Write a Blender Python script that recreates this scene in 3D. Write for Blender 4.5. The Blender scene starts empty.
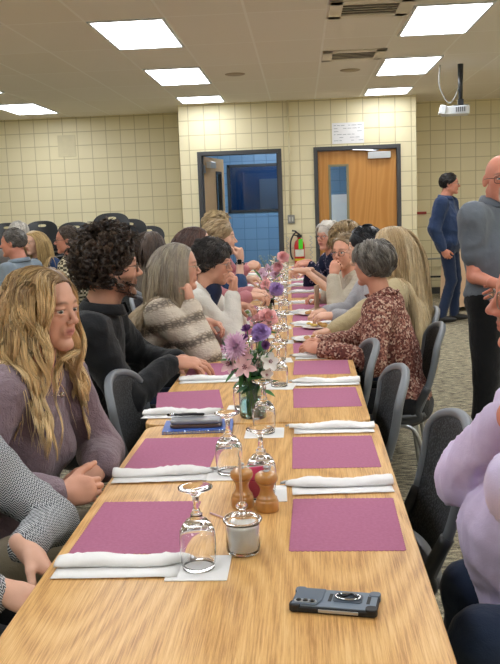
import bpy, bmesh, math, random
import numpy as np
from mathutils import Vector, Matrix
random.seed(7); rng = np.random.default_rng(11)
sc = bpy.context.scene
COL = bpy.data.collections.new('scene'); sc.collection.children.link(COL)
V = Vector; PI = math.pi
def rad(d): return d*PI/180
# ------------------------------------------------------------------ camera
FPX = 880.0; EYE = 1.46
YAW, PITCH, ROLL = rad(-3.556), rad(8.18), rad(-2.13)
def cam_axes():
    cy, sy, cp, sp = math.cos(YAW), math.sin(YAW), math.cos(PITCH), math.sin(PITCH)
    f = V((sy*cp, cy*cp, -sp)); r = V((cy, -sy, 0)); u = r.cross(f)
    cr, sr = math.cos(ROLL), math.sin(ROLL)
    return r*cr+u*sr, u*cr-r*sr, f
CR, CU, CF = cam_axes()
cam = bpy.data.cameras.new('camera'); cam_o = bpy.data.objects.new('camera', cam)
COL.objects.link(cam_o); sc.camera = cam_o
cam.sensor_fit = 'VERTICAL'; cam.sensor_height = 24; cam.lens = FPX/664*24; cam.clip_start = .05
m = Matrix.Identity(4)
for i in range(3):
    m[i][0] = CR[i]; m[i][1] = CU[i]; m[i][2] = -CF[i]
m[2][3] = EYE
cam_o.matrix_world = m
def ray(x, y): return CR*((x-250)/FPX)+CU*(-(y-332)/FPX)+CF
def at(x, y, Y):
    d = ray(x, y); return V((0, 0, EYE))+d*(Y/d.y)
def atz(x, y, z):
    d = ray(x, y); return V((0, 0, EYE))+d*((z-EYE)/d.z)
# ------------------------------------------------------------------ materials
def srgb(c):
    if isinstance(c, str): c = tuple(int(c[i:i+2], 16)/255 for i in (0, 2, 4))
    return tuple(((v/12.92) if v <= .04045 else ((v+.055)/1.055)**2.4) for v in c)+(1,)
MATS = {}
class NT:
    def __init__(s, name):
        s.m = bpy.data.materials.new(name); s.m.use_nodes = True
        s.t = s.m.node_tree; s.n = s.t.nodes; s.b = s.n['Principled BSDF']
    def node(s, typ, **kw):
        n = s.n.new(typ)
        for k, v in kw.items():
            if k.startswith('_'): setattr(n, k[1:], v)
            else:
                inp = n.inputs[k.replace('__', ' ')] if k.replace('__', ' ') in n.inputs else n.inputs[int(k[1:])]
                inp.default_value = v
        return n
    def link(s, a, b): s.t.links.new(a, b)
    def obj(s, scale=(1, 1, 1), world=False, rot=(0, 0, 0)):
        if world: src = s.node('ShaderNodeNewGeometry').outputs['Position']
        else: src = s.node('ShaderNodeTexCoord').outputs['Object']
        mp = s.node('ShaderNodeMapping'); mp.inputs['Scale'].default_value = scale; mp.inputs['Rotation'].default_value = rot
        s.link(src, mp.inputs['Vector']); return mp.outputs['Vector']
    def ramp(s, fac, stops, interp='LINEAR'):
        r = s.node('ShaderNodeValToRGB'); r.color_ramp.interpolation = interp
        el = r.color_ramp.elements
        while len(el) < len(stops): el.new(.5)
        for e, (p, c) in zip(el, stops): e.position = p; e.color = srgb(c)
        s.link(fac, r.inputs['Fac']); return r.outputs['Color']
    def bump(s, h, strength=.3, dist=.01):
        b = s.node('ShaderNodeBump'); b.inputs['Strength'].default_value = strength; b.inputs['Distance'].default_value = dist
        s.link(h, b.inputs['Height']); s.link(b.outputs['Normal'], s.b.inputs['Normal']); return b
    def base(s, c): 
        if hasattr(c, 'is_linked') or hasattr(c, 'links'): s.link(c, s.b.inputs['Base Color'])
        else: s.b.inputs['Base Color'].default_value = srgb(c)
def simple(name, col, rough=.5, metal=0, bump=0, bscale=60, spec=.5, coat=0):
    if name in MATS: return MATS[name]
    t = NT(name); t.b.inputs['Roughness'].default_value = rough; t.b.inputs['Metallic'].default_value = metal
    t.b.inputs['Specular IOR Level'].default_value = spec; t.b.inputs['Coat Weight'].default_value = coat
    n = t.node('ShaderNodeTexNoise', Scale=bscale*.2, Detail=3.0); t.link(t.obj(), n.inputs['Vector'])
    c = np.array(srgb(col)[:3])
    mix = t.node('ShaderNodeMix', _data_type='RGBA'); 
    mix.inputs[6].default_value = tuple(c*.93)+(1,); mix.inputs[7].default_value = tuple(np.minimum(c*1.06, 1))+(1,)
    t.link(n.outputs['Fac'], mix.inputs[0]); t.link(mix.outputs[2], t.b.inputs['Base Color'])
    if bump:
        n2 = t.node('ShaderNodeTexNoise', Scale=float(bscale), Detail=4.0); t.link(t.obj(), n2.inputs['Vector'])
        t.bump(n2.outputs['Fac'], bump, .005)
    MATS[name] = t.m; return t.m
def emit(name, col, s):
    t = NT(name); t.b.inputs['Base Color'].default_value = srgb(col)
    t.b.inputs['Emission Color'].default_value = srgb(col); t.b.inputs['Emission Strength'].default_value = s
    MATS[name] = t.m; return t.m
def glass(name, col='ffffff', rough=0., ior=1.45):
    t = NT(name); t.b.inputs['Base Color'].default_value = srgb(col)
    t.b.inputs['Transmission Weight'].default_value = 1; t.b.inputs['Roughness'].default_value = rough; t.b.inputs['IOR'].default_value = ior
    MATS[name] = t.m; return t.m
def block_wall(name, tile, c1, c2, mortar, sx=.2256, sz=.2065):
    t = NT(name)
    pos = t.node('ShaderNodeNewGeometry').outputs['Position']
    sp = t.node('ShaderNodeSeparateXYZ'); t.link(pos, sp.inputs[0])
    add = t.node('ShaderNodeMath', _operation='ADD'); t.link(sp.outputs[0], add.inputs[0]); t.link(sp.outputs[1], add.inputs[1])
    cb = t.node('ShaderNodeCombineXYZ'); t.link(add.outputs[0], cb.inputs[0]); t.link(sp.outputs[2], cb.inputs[1])
    mp = t.node('ShaderNodeMapping'); mp.inputs['Location'].default_value = (tile[0], tile[1], 0); t.link(cb.outputs[0], mp.inputs[0])
    br = t.node('ShaderNodeTexBrick', _offset=0.0, _squash=1.0)
    br.inputs['Scale'].default_value = 1; br.inputs['Brick Width'].default_value = sx; br.inputs['Row Height'].default_value = sz
    br.inputs['Mortar Size'].default_value = .007; br.inputs['Mortar Smooth'].default_value = .4
    br.inputs['Color1'].default_value = srgb(c1); br.inputs['Color2'].default_value = srgb(c2); br.inputs['Mortar'].default_value = srgb(mortar)
    t.link(mp.outputs[0], br.inputs['Vector']); t.link(br.outputs['Color'], t.b.inputs['Base Color'])
    n = t.node('ShaderNodeTexNoise', Scale=90.0, Detail=4.0); t.link(pos, n.inputs['Vector'])
    mm = t.node('ShaderNodeMath', _operation='MULTIPLY'); mm.inputs[1].default_value = .12; t.link(n.outputs['Fac'], mm.inputs[0])
    s2 = t.node('ShaderNodeMath', _operation='SUBTRACT'); t.link(mm.outputs[0], s2.inputs[0]); t.link(br.outputs['Fac'], s2.inputs[1])
    t.bump(s2.outputs[0], .5, .008); t.b.inputs['Roughness'].default_value = .45
    MATS[name] = t.m; return t.m
# ------------------------------------------------------------------ mesh helpers
def link(name, me, mat=None, parent=None, smooth=True, loc=None):
    o = bpy.data.objects.new(name, me); COL.objects.link(o)
    if mat is not None:
        for mm in (mat if isinstance(mat, (list, tuple)) else [mat]): me.materials.append(mm)
    if smooth and len(me.polygons): me.polygons.foreach_set('use_smooth', [True]*len(me.polygons))
    if parent: o.parent = parent
    if loc is not None: o.location = loc
    return o
def obj(name, bm, mat=None, parent=None, smooth=False, loc=None, bevel=0):
    me = bpy.data.meshes.new(name); bmesh.ops.recalc_face_normals(bm, faces=bm.faces[:]); bm.to_mesh(me); bm.free()
    o = link(name, me, mat, parent, smooth, loc)
    if bevel:
        b = o.modifiers.new('bevel', 'BEVEL'); b.width = bevel; b.segments = 3; b.limit_method = 'ANGLE'; b.angle_limit = rad(40)
    return o
def tag(o, label=None, cat=None, group=None, kind=None):
    if label: o['label'] = label
    if cat: o['category'] = cat
    if group: o['group'] = group
    if kind: o['kind'] = kind
    return o
def thing(name, label, cat, loc=(0, 0, 0), rz=0, group=None):
    o = bpy.data.objects.new(name, None); COL.objects.link(o); o.location = loc; o.rotation_euler = (0, 0, rz); o.empty_display_size = .1
    return tag(o, label, cat, group)
def kids(o): return [c for c in COL.objects if c.parent == o]
def dup(o, loc, rz=None, label=None, group=None, tree=None):
    def rec(s, par):
        c = s.copy(); COL.objects.link(c)
        if par: c.parent = par
        for k in CH.get(s.name, []): rec(k, c)
        return c
    CH = {}
    for q in COL.objects:
        if q.parent: CH.setdefault(q.parent.name, []).append(q)
    c = rec(o, None); c.location = loc
    if rz is not None: c.rotation_euler = (0, 0, rz)
    if label: c['label'] = label
    if group: c['group'] = group
    return c
def box(bm, a, b, M=None):
    r = bmesh.ops.create_cube(bm, size=1)
    for v in r['verts']:
        v.co = V(((a[0]+b[0])/2+v.co.x*(b[0]-a[0]), (a[1]+b[1])/2+v.co.y*(b[1]-a[1]), (a[2]+b[2])/2+v.co.z*(b[2]-a[2])))
        if M is not None: v.co = M @ v.co
    return r['verts']
def B(a, b, M=None):
    bm = bmesh.new(); box(bm, a, b, M); return bm
def tube(bm, pts, r, n=10, cap=True):
    pts = [V(p) for p in pts]; rs = r if isinstance(r, (list, tuple)) else [r]*len(pts)
    rings = []; up = None
    for i, p in enumerate(pts):
        t = (pts[min(i+1, len(pts)-1)]-pts[max(i-1, 0)]).normalized()
        if up is None:
            up = V((0, 0, 1)) if abs(t.z) < .9 else V((1, 0, 0))
        x = t.cross(up).normalized(); y = x.cross(t); up = y
        rings.append([bm.verts.new(p+(x*math.cos(2*PI*k/n)+y*math.sin(2*PI*k/n))*rs[i]) for k in range(n)])
    for a, b in zip(rings, rings[1:]):
        for k in range(n): bm.faces.new((a[k], a[(k+1) % n], b[(k+1) % n], b[k]))
    if cap:
        bm.faces.new(rings[0]); bm.faces.new(rings[-1][::-1])
def TB(pts, r, n=10):
    bm = bmesh.new(); tube(bm, pts, r, n); return bm
def lathe(prof, n=32, close=False):
    bm = bmesh.new(); rings = []
    for (r, z) in prof:
        if r < 1e-5: rings.append([bm.verts.new((0, 0, z))])
        else: rings.append([bm.verts.new((r*math.cos(2*PI*k/n), r*math.sin(2*PI*k/n), z)) for k in range(n)])
    pairs = list(zip(rings, rings[1:]))
    if close: pairs.append((rings[-1], rings[0]))
    for a, b in pairs:
        for k in range(n):
            k2 = (k+1) % n
            if len(a) == 1 and len(b) == 1: continue
            if len(a) == 1: bm.faces.new((a[0], b[k], b[k2]))
            elif len(b) == 1: bm.faces.new((a[k], a[k2], b[0]))
            else: bm.faces.new((a[k], a[k2], b[k2], b[k]))
    return bm
def spline(pts, n=8):
    P = [V(p) for p in pts]; P = [P[0]*2-P[1]]+P+[P[-1]*2-P[-2]]; out = []
    for i in range(1, len(P)-2):
        for j in range(n):
            t = j/n; a, b, c, d = P[i-1:i+3]
            out.append(.5*((2*b)+(c-a)*t+(2*a-5*b+4*c-d)*t*t+(3*b-a-3*c+d)*t**3))
    out.append(P[-2]); return out
def rrect(w, d, r, n=6):
    out = []
    for cx, cy, a0 in ((w/2-r, d/2-r, 0), (-w/2+r, d/2-r, 90), (-w/2+r, -d/2+r, 180), (w/2-r, -d/2+r, 270)):
        for k in range(n+1):
            a = rad(a0+90*k/n); out.append((cx+r*math.cos(a), cy+r*math.sin(a)))
    return out
def prism(outl, z0, z1, bm=None, M=None):
    bm = bm or bmesh.new()
    f = lambda p, z: (M @ V((p[0], p[1], z))) if M is not None else V((p[0], p[1], z))
    a = [bm.verts.new(f(p, z0)) for p in outl]; b = [bm.verts.new(f(p, z1)) for p in outl]
    bm.faces.new(a[::-1]); bm.faces.new(b)
    for k in range(len(a)): bm.faces.new((a[k], a[(k+1) % len(a)], b[(k+1) % len(a)], b[k]))
    return bm
def ico(bm, c, r, sub=2, sc3=(1, 1, 1)):
    rr = bmesh.ops.create_icosphere(bm, subdivisions=sub, radius=r)
    for v in rr['verts']: v.co = V((v.co.x*sc3[0], v.co.y*sc3[1], v.co.z*sc3[2]))+V(c)
    return rr['verts']
# ------------------------------------------------------------------ room
CREAM = block_wall('cream painted block', (.05, .0), 'f1e7c3', 'ede3be', 'cbbf97')
BLUE = block_wall('blue painted block', (.03, .0), '6b93b8', '648cb2', '4f7498')
YW, YB, CZ = 12.8, 13.75, 2.91
def struct(name, bm, mat, **k): return tag(obj(name, bm, mat, **k), kind='structure')
# carpet
t = NT('patterned carpet'); v = t.obj((1, 1, 1), True)
n1 = t.node('ShaderNodeTexNoise', Scale=14.0, Detail=6.0, Roughness=.7); t.link(t.obj((1, 3.2, 1), True), n1.inputs['Vector'])
n2 = t.node('ShaderNodeTexNoise', Scale=160.0, Detail=3.0); t.link(v, n2.inputs['Vector'])
mx = t.node('ShaderNodeMath', _operation='MULTIPLY_ADD'); mx.inputs[1].default_value = .45; t.link(n2.outputs['Fac'], mx.inputs[0]); t.link(n1.outputs['Fac'], mx.inputs[2])
c = t.ramp(mx.outputs[0], [(.58, '33312e'), (.66, '736b5b'), (.76, '9a917a'), (.86, 'c9bf9f')])
t.base(c); t.b.inputs['Roughness'].default_value = .95; t.bump(n2.outputs['Fac'], .6, .01)
CARPET = t.m
X0, X1, YN = -6.4, 4.6, -4.0
struct('floor', B((X0, YN, -.1), (X1, YB, 0)), CARPET)
struct('wall_left', B((X0-.15, YN, 0), (X0, YB+.15, CZ)), CREAM)
struct('wall_right', B((X1, YN, 0), (X1+.15, YB+.15, CZ)), CREAM)
struct('wall_front', B((X0-.15, YN-.15, 0), (X1+.15, YN, CZ)), CREAM)
XL, XR = -1.707, 1.657
struct('wall_back', B((X0-.15, YB, 0), (XL, YB+.15, CZ)), CREAM)
struct('wall_back_right', B((XR, YB, 0), (X1+.15, YB+.15, CZ)), CREAM)
# projecting block with two doorways
def dwn(x, y): return at(x, y, YW)
dl0, dl1 = -1.46, -.253      # left door frame outer x
dr0, dr1 = .205, 1.435
dh = 2.245
bm = bmesh.new()
for a, b in (((XL, dl0), (0, dh)), ((dl1, dr0), (0, dh)), ((dr1, XR), (0, dh)), ((XL, XR), (dh, CZ))):
    box(bm, (a[0], YW, b[0]), (a[1], YW+.2, b[1]))
box(bm, (XL, YW+.2, 0), (XL+.19, YB+.15, CZ)); box(bm, (XR-.19, YW+.2, 0), (XR, YB+.15, CZ))
struct('wall_entry', bm, CREAM)
FR = simple('dark grey frame paint', '46474a', .45)
def frame(name, x0, x1, h):
    bm = bmesh.new(); w = .055
    box(bm, (x0, YW-.02, 0), (x0+w, YW+.22, h)); box(bm, (x1-w, YW-.02, 0), (x1, YW+.22, h)); box(bm, (x0+w, YW-.02, h-w), (x1-w, YW+.22, h))
    box(bm, (x0+w, YW+.09, 0), (x0+w+.02, YW+.13, h-w)); box(bm, (x1-w-.02, YW+.09, 0), (x1-w, YW+.13, h-w))
    return tag(obj(name, bm, FR, bevel=.003), kind='structure')
frame('trim_1', dl0, dl1, dh); frame('trim_2', dr0, dr1, dh)
# wood door material
t = NT('oak veneer door'); vec = t.obj((1.0, 1, .22), False)
n = t.node('ShaderNodeTexNoise', Scale=3.2, Detail=3.0, Distortion=.6); t.link(vec, n.inputs['Vector'])
w = t.node('ShaderNodeTexWave', Scale=1.4, Distortion=16.0, Detail=2.0); w.inputs['Detail Scale'].default_value = .9; t.link(t.obj((1.6, 1, .3)), w.inputs['Vector'])
c = t.ramp(w.outputs['Fac'], [(0, 'cc8f48'), (.5, 'd39850'), (1, 'c5863f')]); t.base(c); t.b.inputs['Roughness'].default_value = .4
DOORW = t.m
STEEL = simple('brushed steel', 'b9bcc0', .3, .9)
DARKM = simple('dark grey metal', '3a3c3f', .4, .6)
def hallpane(): return glass('door pane glass', 'eef5f6')
PANE = hallpane()
# right door, closed, narrow lite
x0, x1 = dr0+.06, dr1-.06; zt = dh-.06
d = tag(bpy.data.objects.new('door_1', None), kind='structure'); COL.objects.link(d); d.location = (x0, YW+.05, 0)
W = x1-x0; lx0, lx1, lz0, lz1 = .165, .415, .95, 1.975
bm = bmesh.new()
box(bm, (0, 0, 0), (lx0, .045, zt)); box(bm, (lx1, 0, 0), (W, .045, zt)); box(bm, (lx0, 0, 0), (lx1, .045, lz0)); box(bm, (lx0, 0, lz1), (lx1, .045, zt))
obj('door_leaf', bm, DOORW, d)
bm = bmesh.new()
for a, b in (((lx0-.02, lz0-.02), (lx0+.012, lz1+.02)), ((lx1-.012, lz0-.02), (lx1+.02, lz1+.02)), ((lx0, lz0-.02), (lx1, lz0+.012)), ((lx0, lz1-.012), (lx1, lz1+.02))):
    box(bm, (a[0], -.012, a[1]), (b[0], .05, b[1]))
obj('window_frame', bm, simple('tan lite frame', '8f8768', .5), d, bevel=.002)
obj('pane', B((lx0+.01, .02, lz0+.01), (lx1-.01, .026, lz1-.01)), PANE, d)
bm = bmesh.new(); box(bm, (W-.40, -.065, zt-.13), (W-.08, -.003, zt-.035)); obj('door_closer', bm, simple('silver closer', 'c9cccf', .35, .3), d, bevel=.006)
bm = bmesh.new(); tube(bm, [(W-.25, -.04, zt-.01), (W-.62, -.10, zt-.002), (W-.28, -.05, zt-.02)], .008, 8); obj('closer_arm', bm, STEEL, d)
bm = bmesh.new(); box(bm, (.03, -.01, .92), (.08, 0, 1.12)); tube(bm, [(.055, 0, 1.02), (.055, -.06, 1.02), (.18, -.06, 1.02)], .011, 10); obj('door_handle', bm, STEEL, d)
# left door, standing open into the hall
d = tag(bpy.data.objects.new('door_2', None), kind='structure'); COL.objects.link(d); d.location = (dl0+.075, YW+.13, 0); d.rotation_euler = (0, 0, rad(79))
W2 = 1.05
bm = bmesh.new(); box(bm, (0, 0, 0), (.62, .045, zt)); box(bm, (.87, 0, 0), (W2, .045, zt)); box(bm, (.62, 0, 0), (.87, .045, .95)); box(bm, (.62, 0, 1.97), (.87, .045, zt))
obj('door_leaf', bm, simple('worn pale door face', 'c9a87c', .5), d)
bm = bmesh.new()
for a, b in (((.60, .93), (.632, 1.99)), ((.858, .93), (.89, 1.99)), ((.62, .93), (.87, .962)), ((.62, 1.958), (.87, 1.99))): box(bm, (a[0], -.01, a[1]), (b[0], .055, b[1]))
obj('window_frame', bm, DARKM, d); obj('pane', B((.63, .02, .96), (.86, .026, 1.96)), PANE, d)
bm = bmesh.new(); box(bm, (.12, -.07, zt-.16), (.4, -.002, zt-.07)); obj('door_closer', bm, MATS['silver closer'], d, bevel=.006)
bm = bmesh.new()
for z in (.25, 1.1, 1.95): box(bm, (-.012, -.02, z), (.02, .0, z+.11))
obj('hinge', bm, STEEL, d)
# hall behind
YH = 16.6
bm = bmesh.new(); w0, w1, z0, z1 = -1.35, .02, 1.33, 2.22
hx0, hx1 = -3.5, 3.2
box(bm, (hx0, YH, 0), (w0, YH+.15, CZ)); box(bm, (w1, YH, 0), (hx1, YH+.15, CZ)); box(bm, (w0, YH, 0), (w1, YH+.15, z0)); box(bm, (w0, YH, z1), (w1, YH+.15, CZ))
box(bm, (hx0-.15, YB+.15, 0), (hx0, YH+.15, CZ)); box(bm, (hx1, YB+.15, 0), (hx1+.15, YH+.15, CZ))
struct('wall_hall', bm, BLUE)
bm = bmesh.new(); f_ = .05; box(bm, (w0, YH-.02, z0), (w0+f_, YH+.12, z1)); box(bm, (w1-f_, YH-.02, z0), (w1, YH+.12, z1)); box(bm, (w0, YH-.02, z0), (w1, YH+.12, z0+f_)); box(bm, (w0, YH-.02, z1-f_), (w1, YH+.12, z1)); box(bm, (-.32, YH-.02, z0), (-.26, YH+.12, z1))
d = tag(obj('window_1', bm, simple('black window frame', '23282e', .5)), kind='structure')
obj('pane', B((w0+.02, YH+.05, z0+.02), (w1-.02, YH+.056, z1-.02)), PANE, d)
# dim office behind the hall window
bm = bmesh.new(); box(bm, (-2.2, YH+2.2, 0), (1.0, YH+2.3, CZ)); box(bm, (-2.3, YH+.15, 0), (-2.2, YH+2.3, CZ)); box(bm, (1.0, YH+.15, 0), (1.1, YH+2.3, CZ)); box(bm, (-2.3, YH+.15, CZ), (1.1, YH+2.3, CZ+.1)); box(bm, (-2.3, YH+.15, -.1), (1.1, YH+2.3, 0))
struct('wall_office', bm, simple('navy office wall', '3a6796', .7))
tag(obj('notice_board', B((-.85, YH+2.14, 1.35), (-.28, YH+2.19, 2.0)), simple('board grey', '8fa0ae', .6)), 'pale notice board dimly seen through the dark hall window', 'board')
hp = at(341, 208, YH); tag(obj('white_tile_sheet', B((hp.x-.17, YH-.012, hp.z-.25), (hp.x+.17, YH-.004, hp.z+.25)), simple('paper white', 'f0f0f2', .8)), 'added white sheet in place of whiter tiles on the blue hall wall, seen through the narrow door window', 'paper')  # white sheet added in place of the whiter hall tiles
struct('floor_hall', B((hx0, YB, -.1), (hx1, YH, 0)), simple('hall floor', '8e897c', .5))
struct('ceiling_hall', B((hx0, YW+.2, CZ+.001), (hx1, YH+.15, CZ+.1)), simple('hall ceiling', 'c9c2b2', .8))
# ceiling with lay-in grid
GX, GY, PX, PY = -1.61, 6.98, .622, 1.225
def ceiling_mat():
    t = NT('acoustic ceiling tile'); pos = t.node('ShaderNodeNewGeometry').outputs['Position']
    mp = t.node('ShaderNodeMapping'); mp.inputs['Location'].default_value = (-GX+.012, -GY+.012, 0); t.link(pos, mp.inputs[0])
    br = t.node('ShaderNodeTexBrick', _offset=0.0); br.inputs['Scale'].default_value = 1; br.inputs['Brick Width'].default_value = PX; br.inputs['Row Height'].default_value = PY
    br.inputs['Mortar Size'].default_value = .011; br.inputs['Mortar Smooth'].default_value = .1
    br.inputs['Color1'].default_value = srgb('f2ece2'); br.inputs['Color2'].default_value = srgb('efe8dc'); br.inputs['Mortar'].default_value = srgb('faf6ee')
    t.link(mp.outputs[0], br.inputs['Vector']); t.base(br.outputs['Color'])
    n = t.node('ShaderNodeTexNoise', Scale=70.0, Detail=5.0); t.link(pos, n.inputs['Vector'])
    s2 = t.node('ShaderNodeMath', _operation='MULTIPLY_ADD'); s2.inputs[1].default_value = .25; t.link(n.outputs['Fac'], s2.inputs[0]); t.link(br.outputs['Fac'], s2.inputs[2])
    t.bump(s2.outputs[0], .5, .006); t.b.inputs['Roughness'].default_value = .95; t.b.inputs['Specular IOR Level'].default_value = .1
    return t.m
CEIL = ceiling_mat()
struct('ceiling', B((X0-.15, YN-.15, CZ), (X1+.15, YB+.15, CZ+.1)), CEIL)
LED = emit('white diffuser panel', 'f6faff', 12.0)
LFR = simple('light frame', 'd8dde0', .4)
def panel(x0, y0, x1, y1, label):
    r = thing('ceiling_light', label, 'ceiling light', ((x0+x1)/2, (y0+y1)/2, CZ), 0, 'recessed ceiling light panels')
    w, d = (x1-x0)/2, (y1-y0)/2
    bm = bmesh.new(); e = .022
    box(bm, (-w, -d, -.012), (-w+e, d, -.001)); box(bm, (w-e, -d, -.012), (w, d, -.001)); box(bm, (-w+e, -d, -.012), (w-e, -d+e, -.001)); box(bm, (-w+e, d-e, -.012), (w-e, d, -.001))
    obj('frame', bm, LFR, r); obj('diffuser', B((-w+e, -d+e, -.008), (w-e, d-e, -.002)), LED, r)
cols = {'left': -1.61, 'right': .905}
for side, gx in cols.items():
    for k, (ya, yb) in enumerate(((6.98, 8.2), (9.43, 10.66), (11.85, 12.56))):
        panel(gx, ya, gx+.605, yb, '%s ceiling light panel in the column on the %s' % (['large nearest', 'middle', 'small farthest, close to the back wall,'][k], side))
panel(-4.10, 11.8, -3.49, 13.05, 'ceiling light panel alone at the far left of the ceiling')
for gx in (-4.1, -1.61, .905, 3.4):
    for gy in (-.4, 2.1, 4.55): panel(gx, gy, gx+.605, gy+1.22, 'ceiling light panel out of the picture, column %s row %s' % ({-4.1: 'far left', -1.61: 'left', .905: 'right', 3.4: 'far right'}[gx], {-.4: 'overhead', 2.1: 'ahead', 4.55: 'farther'}[gy]))
for gx in (-4.1, 3.4):
    for gy in (6.98, 9.43): panel(gx, gy, gx+.605, gy+1.22, 'ceiling light panel out of the picture at the %s, %s one' % ('far left' if gx < 0 else 'far right', 'nearer' if gy < 8 else 'farther'))
# unseen hall lamp, strength raised to brighten the hall
hl = thing('ceiling_light', 'unseen hall ceiling light brightening the hall behind the open doorway', 'ceiling light', (-.6, 15.0, CZ))
obj('diffuser', B((-.3, -.6, -.01), (.3, .5, -.002)), emit('hall diffuser', 'eaf4ff', 34), hl)
ol = thing('ceiling_light', 'added unseen light brightening the office behind the hall window', 'ceiling light', (-.6, 18.0, CZ))  # lamp added to lift the office from black, no fitting is visible
obj('diffuser', B((-.3, -.3, -.01), (.3, .3, -.002)), emit('office fill light', 'bcd8ff', 10), ol)
# vents
def vent(loc, w, d, label):
    r = thing('ceiling_vent', label, 'air vent', loc)
    bm = bmesh.new(); box(bm, (-w/2, -d/2, -.014), (w/2, -d/2+.1, 0)); box(bm, (-w/2, d/2-.1, -.014), (w/2, d/2, 0)); box(bm, (-w/2, -d/2, -.014), (-w/2+.1, d/2, 0)); box(bm, (w/2-.1, -d/2, -.014), (w/2, d/2, 0))
    obj('frame', bm, simple('vent cream', 'e9e2d2', .5), r, bevel=.004)
    obj('backing', B((-w/2+.1, -d/2+.1, -.004), (w/2-.1, d/2-.1, -.001)), simple('vent dark', '6a645a', .8), r)
    for k in range(5):
        bm = bmesh.new(); y = -d/2+.13+k*(d-.26)/4
        box(bm, (-w/2+.1, -.012, -.003), (w/2-.1, .012, 0), Matrix.Translation((0, y, -.004)) @ Matrix.Rotation(rad(30), 4, 'X')); obj('slat', bm, MATS['vent cream'], r)
vent((.567, 9.13, CZ), .62, .6, 'slatted ceiling air vent between the right light panels and the smoke disc')
vent((.567, 7.0, CZ), .62, .6, 'dark ceiling return vent at the top edge right of centre')
for (x, y, l) in ((350, 70, 'round ceiling speaker disc right of centre below the vent'), (235, 74, 'round ceiling speaker disc right of the left light column')):
    p = atz(x, y, CZ); tag(obj('ceiling_speaker', lathe([(0, -.012), (.09, -.012), (.11, -.006), (.112, 0), (0, 0)]), simple('speaker grille', 'b3a48f', .7), loc=(p.x, p.y, CZ), smooth=True), l, 'speaker')
# base trims
for nm, a, b in (('baseboard_left', (X0, YB-.012, 0), (XL, YB, .1)), ('baseboard_right', (XR, YB-.012, 0), (X1, YB, .1)), ('baseboard_entry', (dl1, YW-.012, 0), (dr0, YW, .1))):
    struct(nm, B(a, b), simple('rubber base', '4b4a48', .6))
# wall fittings
p = at(348, 133, YW); r = tag(obj('paper_sign', B((p.x-.225, YW-.006, p.z-.145), (p.x+.225, YW-.001, p.z+.145)), simple('paper white', 'f0f0f2', .8)), 'white paper notice with faint handwriting taped above the closed wooden door', 'sign')
bm = bmesh.new(); random.seed(3)
for row in range(6):
    x = p.x-.2
    while x < p.x+.17:
        w = random.uniform(.02, .07)
        if random.random() < .75: box(bm, (x, YW-.0075, p.z+.105-row*.042), (x+w, YW-.006, p.z+.111-row*.042))
        x += w+.015
obj('handwriting', bm, simple('pencil grey', '8c8f98', .8), r)['kind'] = 'stuff'
# conduit and box
px = at(290, 180, YW).x; pz = at(290, 215, YW).z
tag(obj('conduit_pipe', TB([(px, YW-.02, pz), (px, YW-.02, CZ)], .014), simple('cream pipe', 'e6dcb8', .4), smooth=True), 'thin cream conduit pipe running down the wall between the doors', 'pipe')
r = tag(obj('wall_switch', B((px-.05, YW-.035, pz-.12), (px+.05, YW, pz+.0)), simple('switch grey', '8d8c86', .4), bevel=.006), 'grey switch box at the lower end of the conduit', 'switch')
bm = bmesh.new(); box(bm, (px-.03, YW-.04, pz-.09), (px-.01, YW-.035, pz-.03)); box(bm, (px+.01, YW-.04, pz-.09), (px+.03, YW-.035, pz-.03)); obj('toggle', bm, simple('switch light', 'c9c8c0', .4), r)
# blank plate on left wall
p = at(67, 146, YB); tag(obj('cover_plate', B((p.x-.14, YB-.015, p.z-.165), (p.x+.14, YB, p.z+.165)), simple('plate cream', 'ddd3ae', .5), bevel=.004), 'blank cream cover plate on the left block wall', 'wall plate')
# right alcove rails and red marker
p = at(421, 213, YB); tag(obj('wall_sign', B((XR+.01, YB-.03, p.z-.02), (p.x+.08, YB, p.z+.02)), simple('red trim', 'a33a2e', .5), bevel=.003), 'short red bar on the wall in the right corner behind the navy jacket', 'wall strip')
for y, l in ((259, 'upper steel rail'), (277, 'lower dark steel rail')):
    p = at(424, y, YB-.25); 
    tag(obj('rail', TB([(XR+.02, YB-.25, p.z), (3.2, YB-.25, p.z)], .014), STEEL if y == 259 else DARKM, smooth=True), l+' running along the right back wall behind the man in navy', 'rail')
# fire extinguisher
fx = at(298, 250, YW)
r = thing('fire_extinguisher', 'red fire extinguisher with green tag hung on the wall between the doors', 'fire extinguisher', (at(299.5, 250, YW).x, YW-.1, at(299.5, 260, YW).z))
RED = simple('extinguisher red', 'c8201c', .3)
obj('cylinder', lathe([(0, -.14), (.07, -.14), (.075, -.13), (.075, .22), (.06, .27), (.025, .30), (.025, .33), (0, .33)]), RED, r, smooth=True)
bm = bmesh.new(); box(bm, (-.03, -.03, .33), (.04, .03, .37)); tube(bm, [(0, 0, .37), (-.05, 0, .42), (-.10, 0, .43)], .012, 8); tube(bm, [(0, 0, .35), (-.09, 0, .37)], .01, 8)
obj('valve_head', bm, simple('valve black', '2a2a2c', .4), r)
obj('hose', TB(spline([(.03, 0, .35), (-.05, -.03, .40), (-.12, -.02, .28), (-.125, -.03, .1), (-.10, -.05, .02)], 6), .012), MATS['valve black'], r, smooth=True)
bm = bmesh.new(); n = 10
for k in range(n):
    a0, a1 = rad(215+11*k), rad(215+11*(k+1)); R_ = .0765
    for zz in ((.06, .16),): bm.faces.new([bm.verts.new((R_*math.cos(a), R_*math.sin(a), z)) for a, z in ((a0, zz[0]), (a1, zz[0]), (a1, zz[1]), (a0, zz[1]))])
obj('instruction_label', bm, simple('label white', 'e9e6da', .6), r)
bm = bmesh.new()
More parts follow.
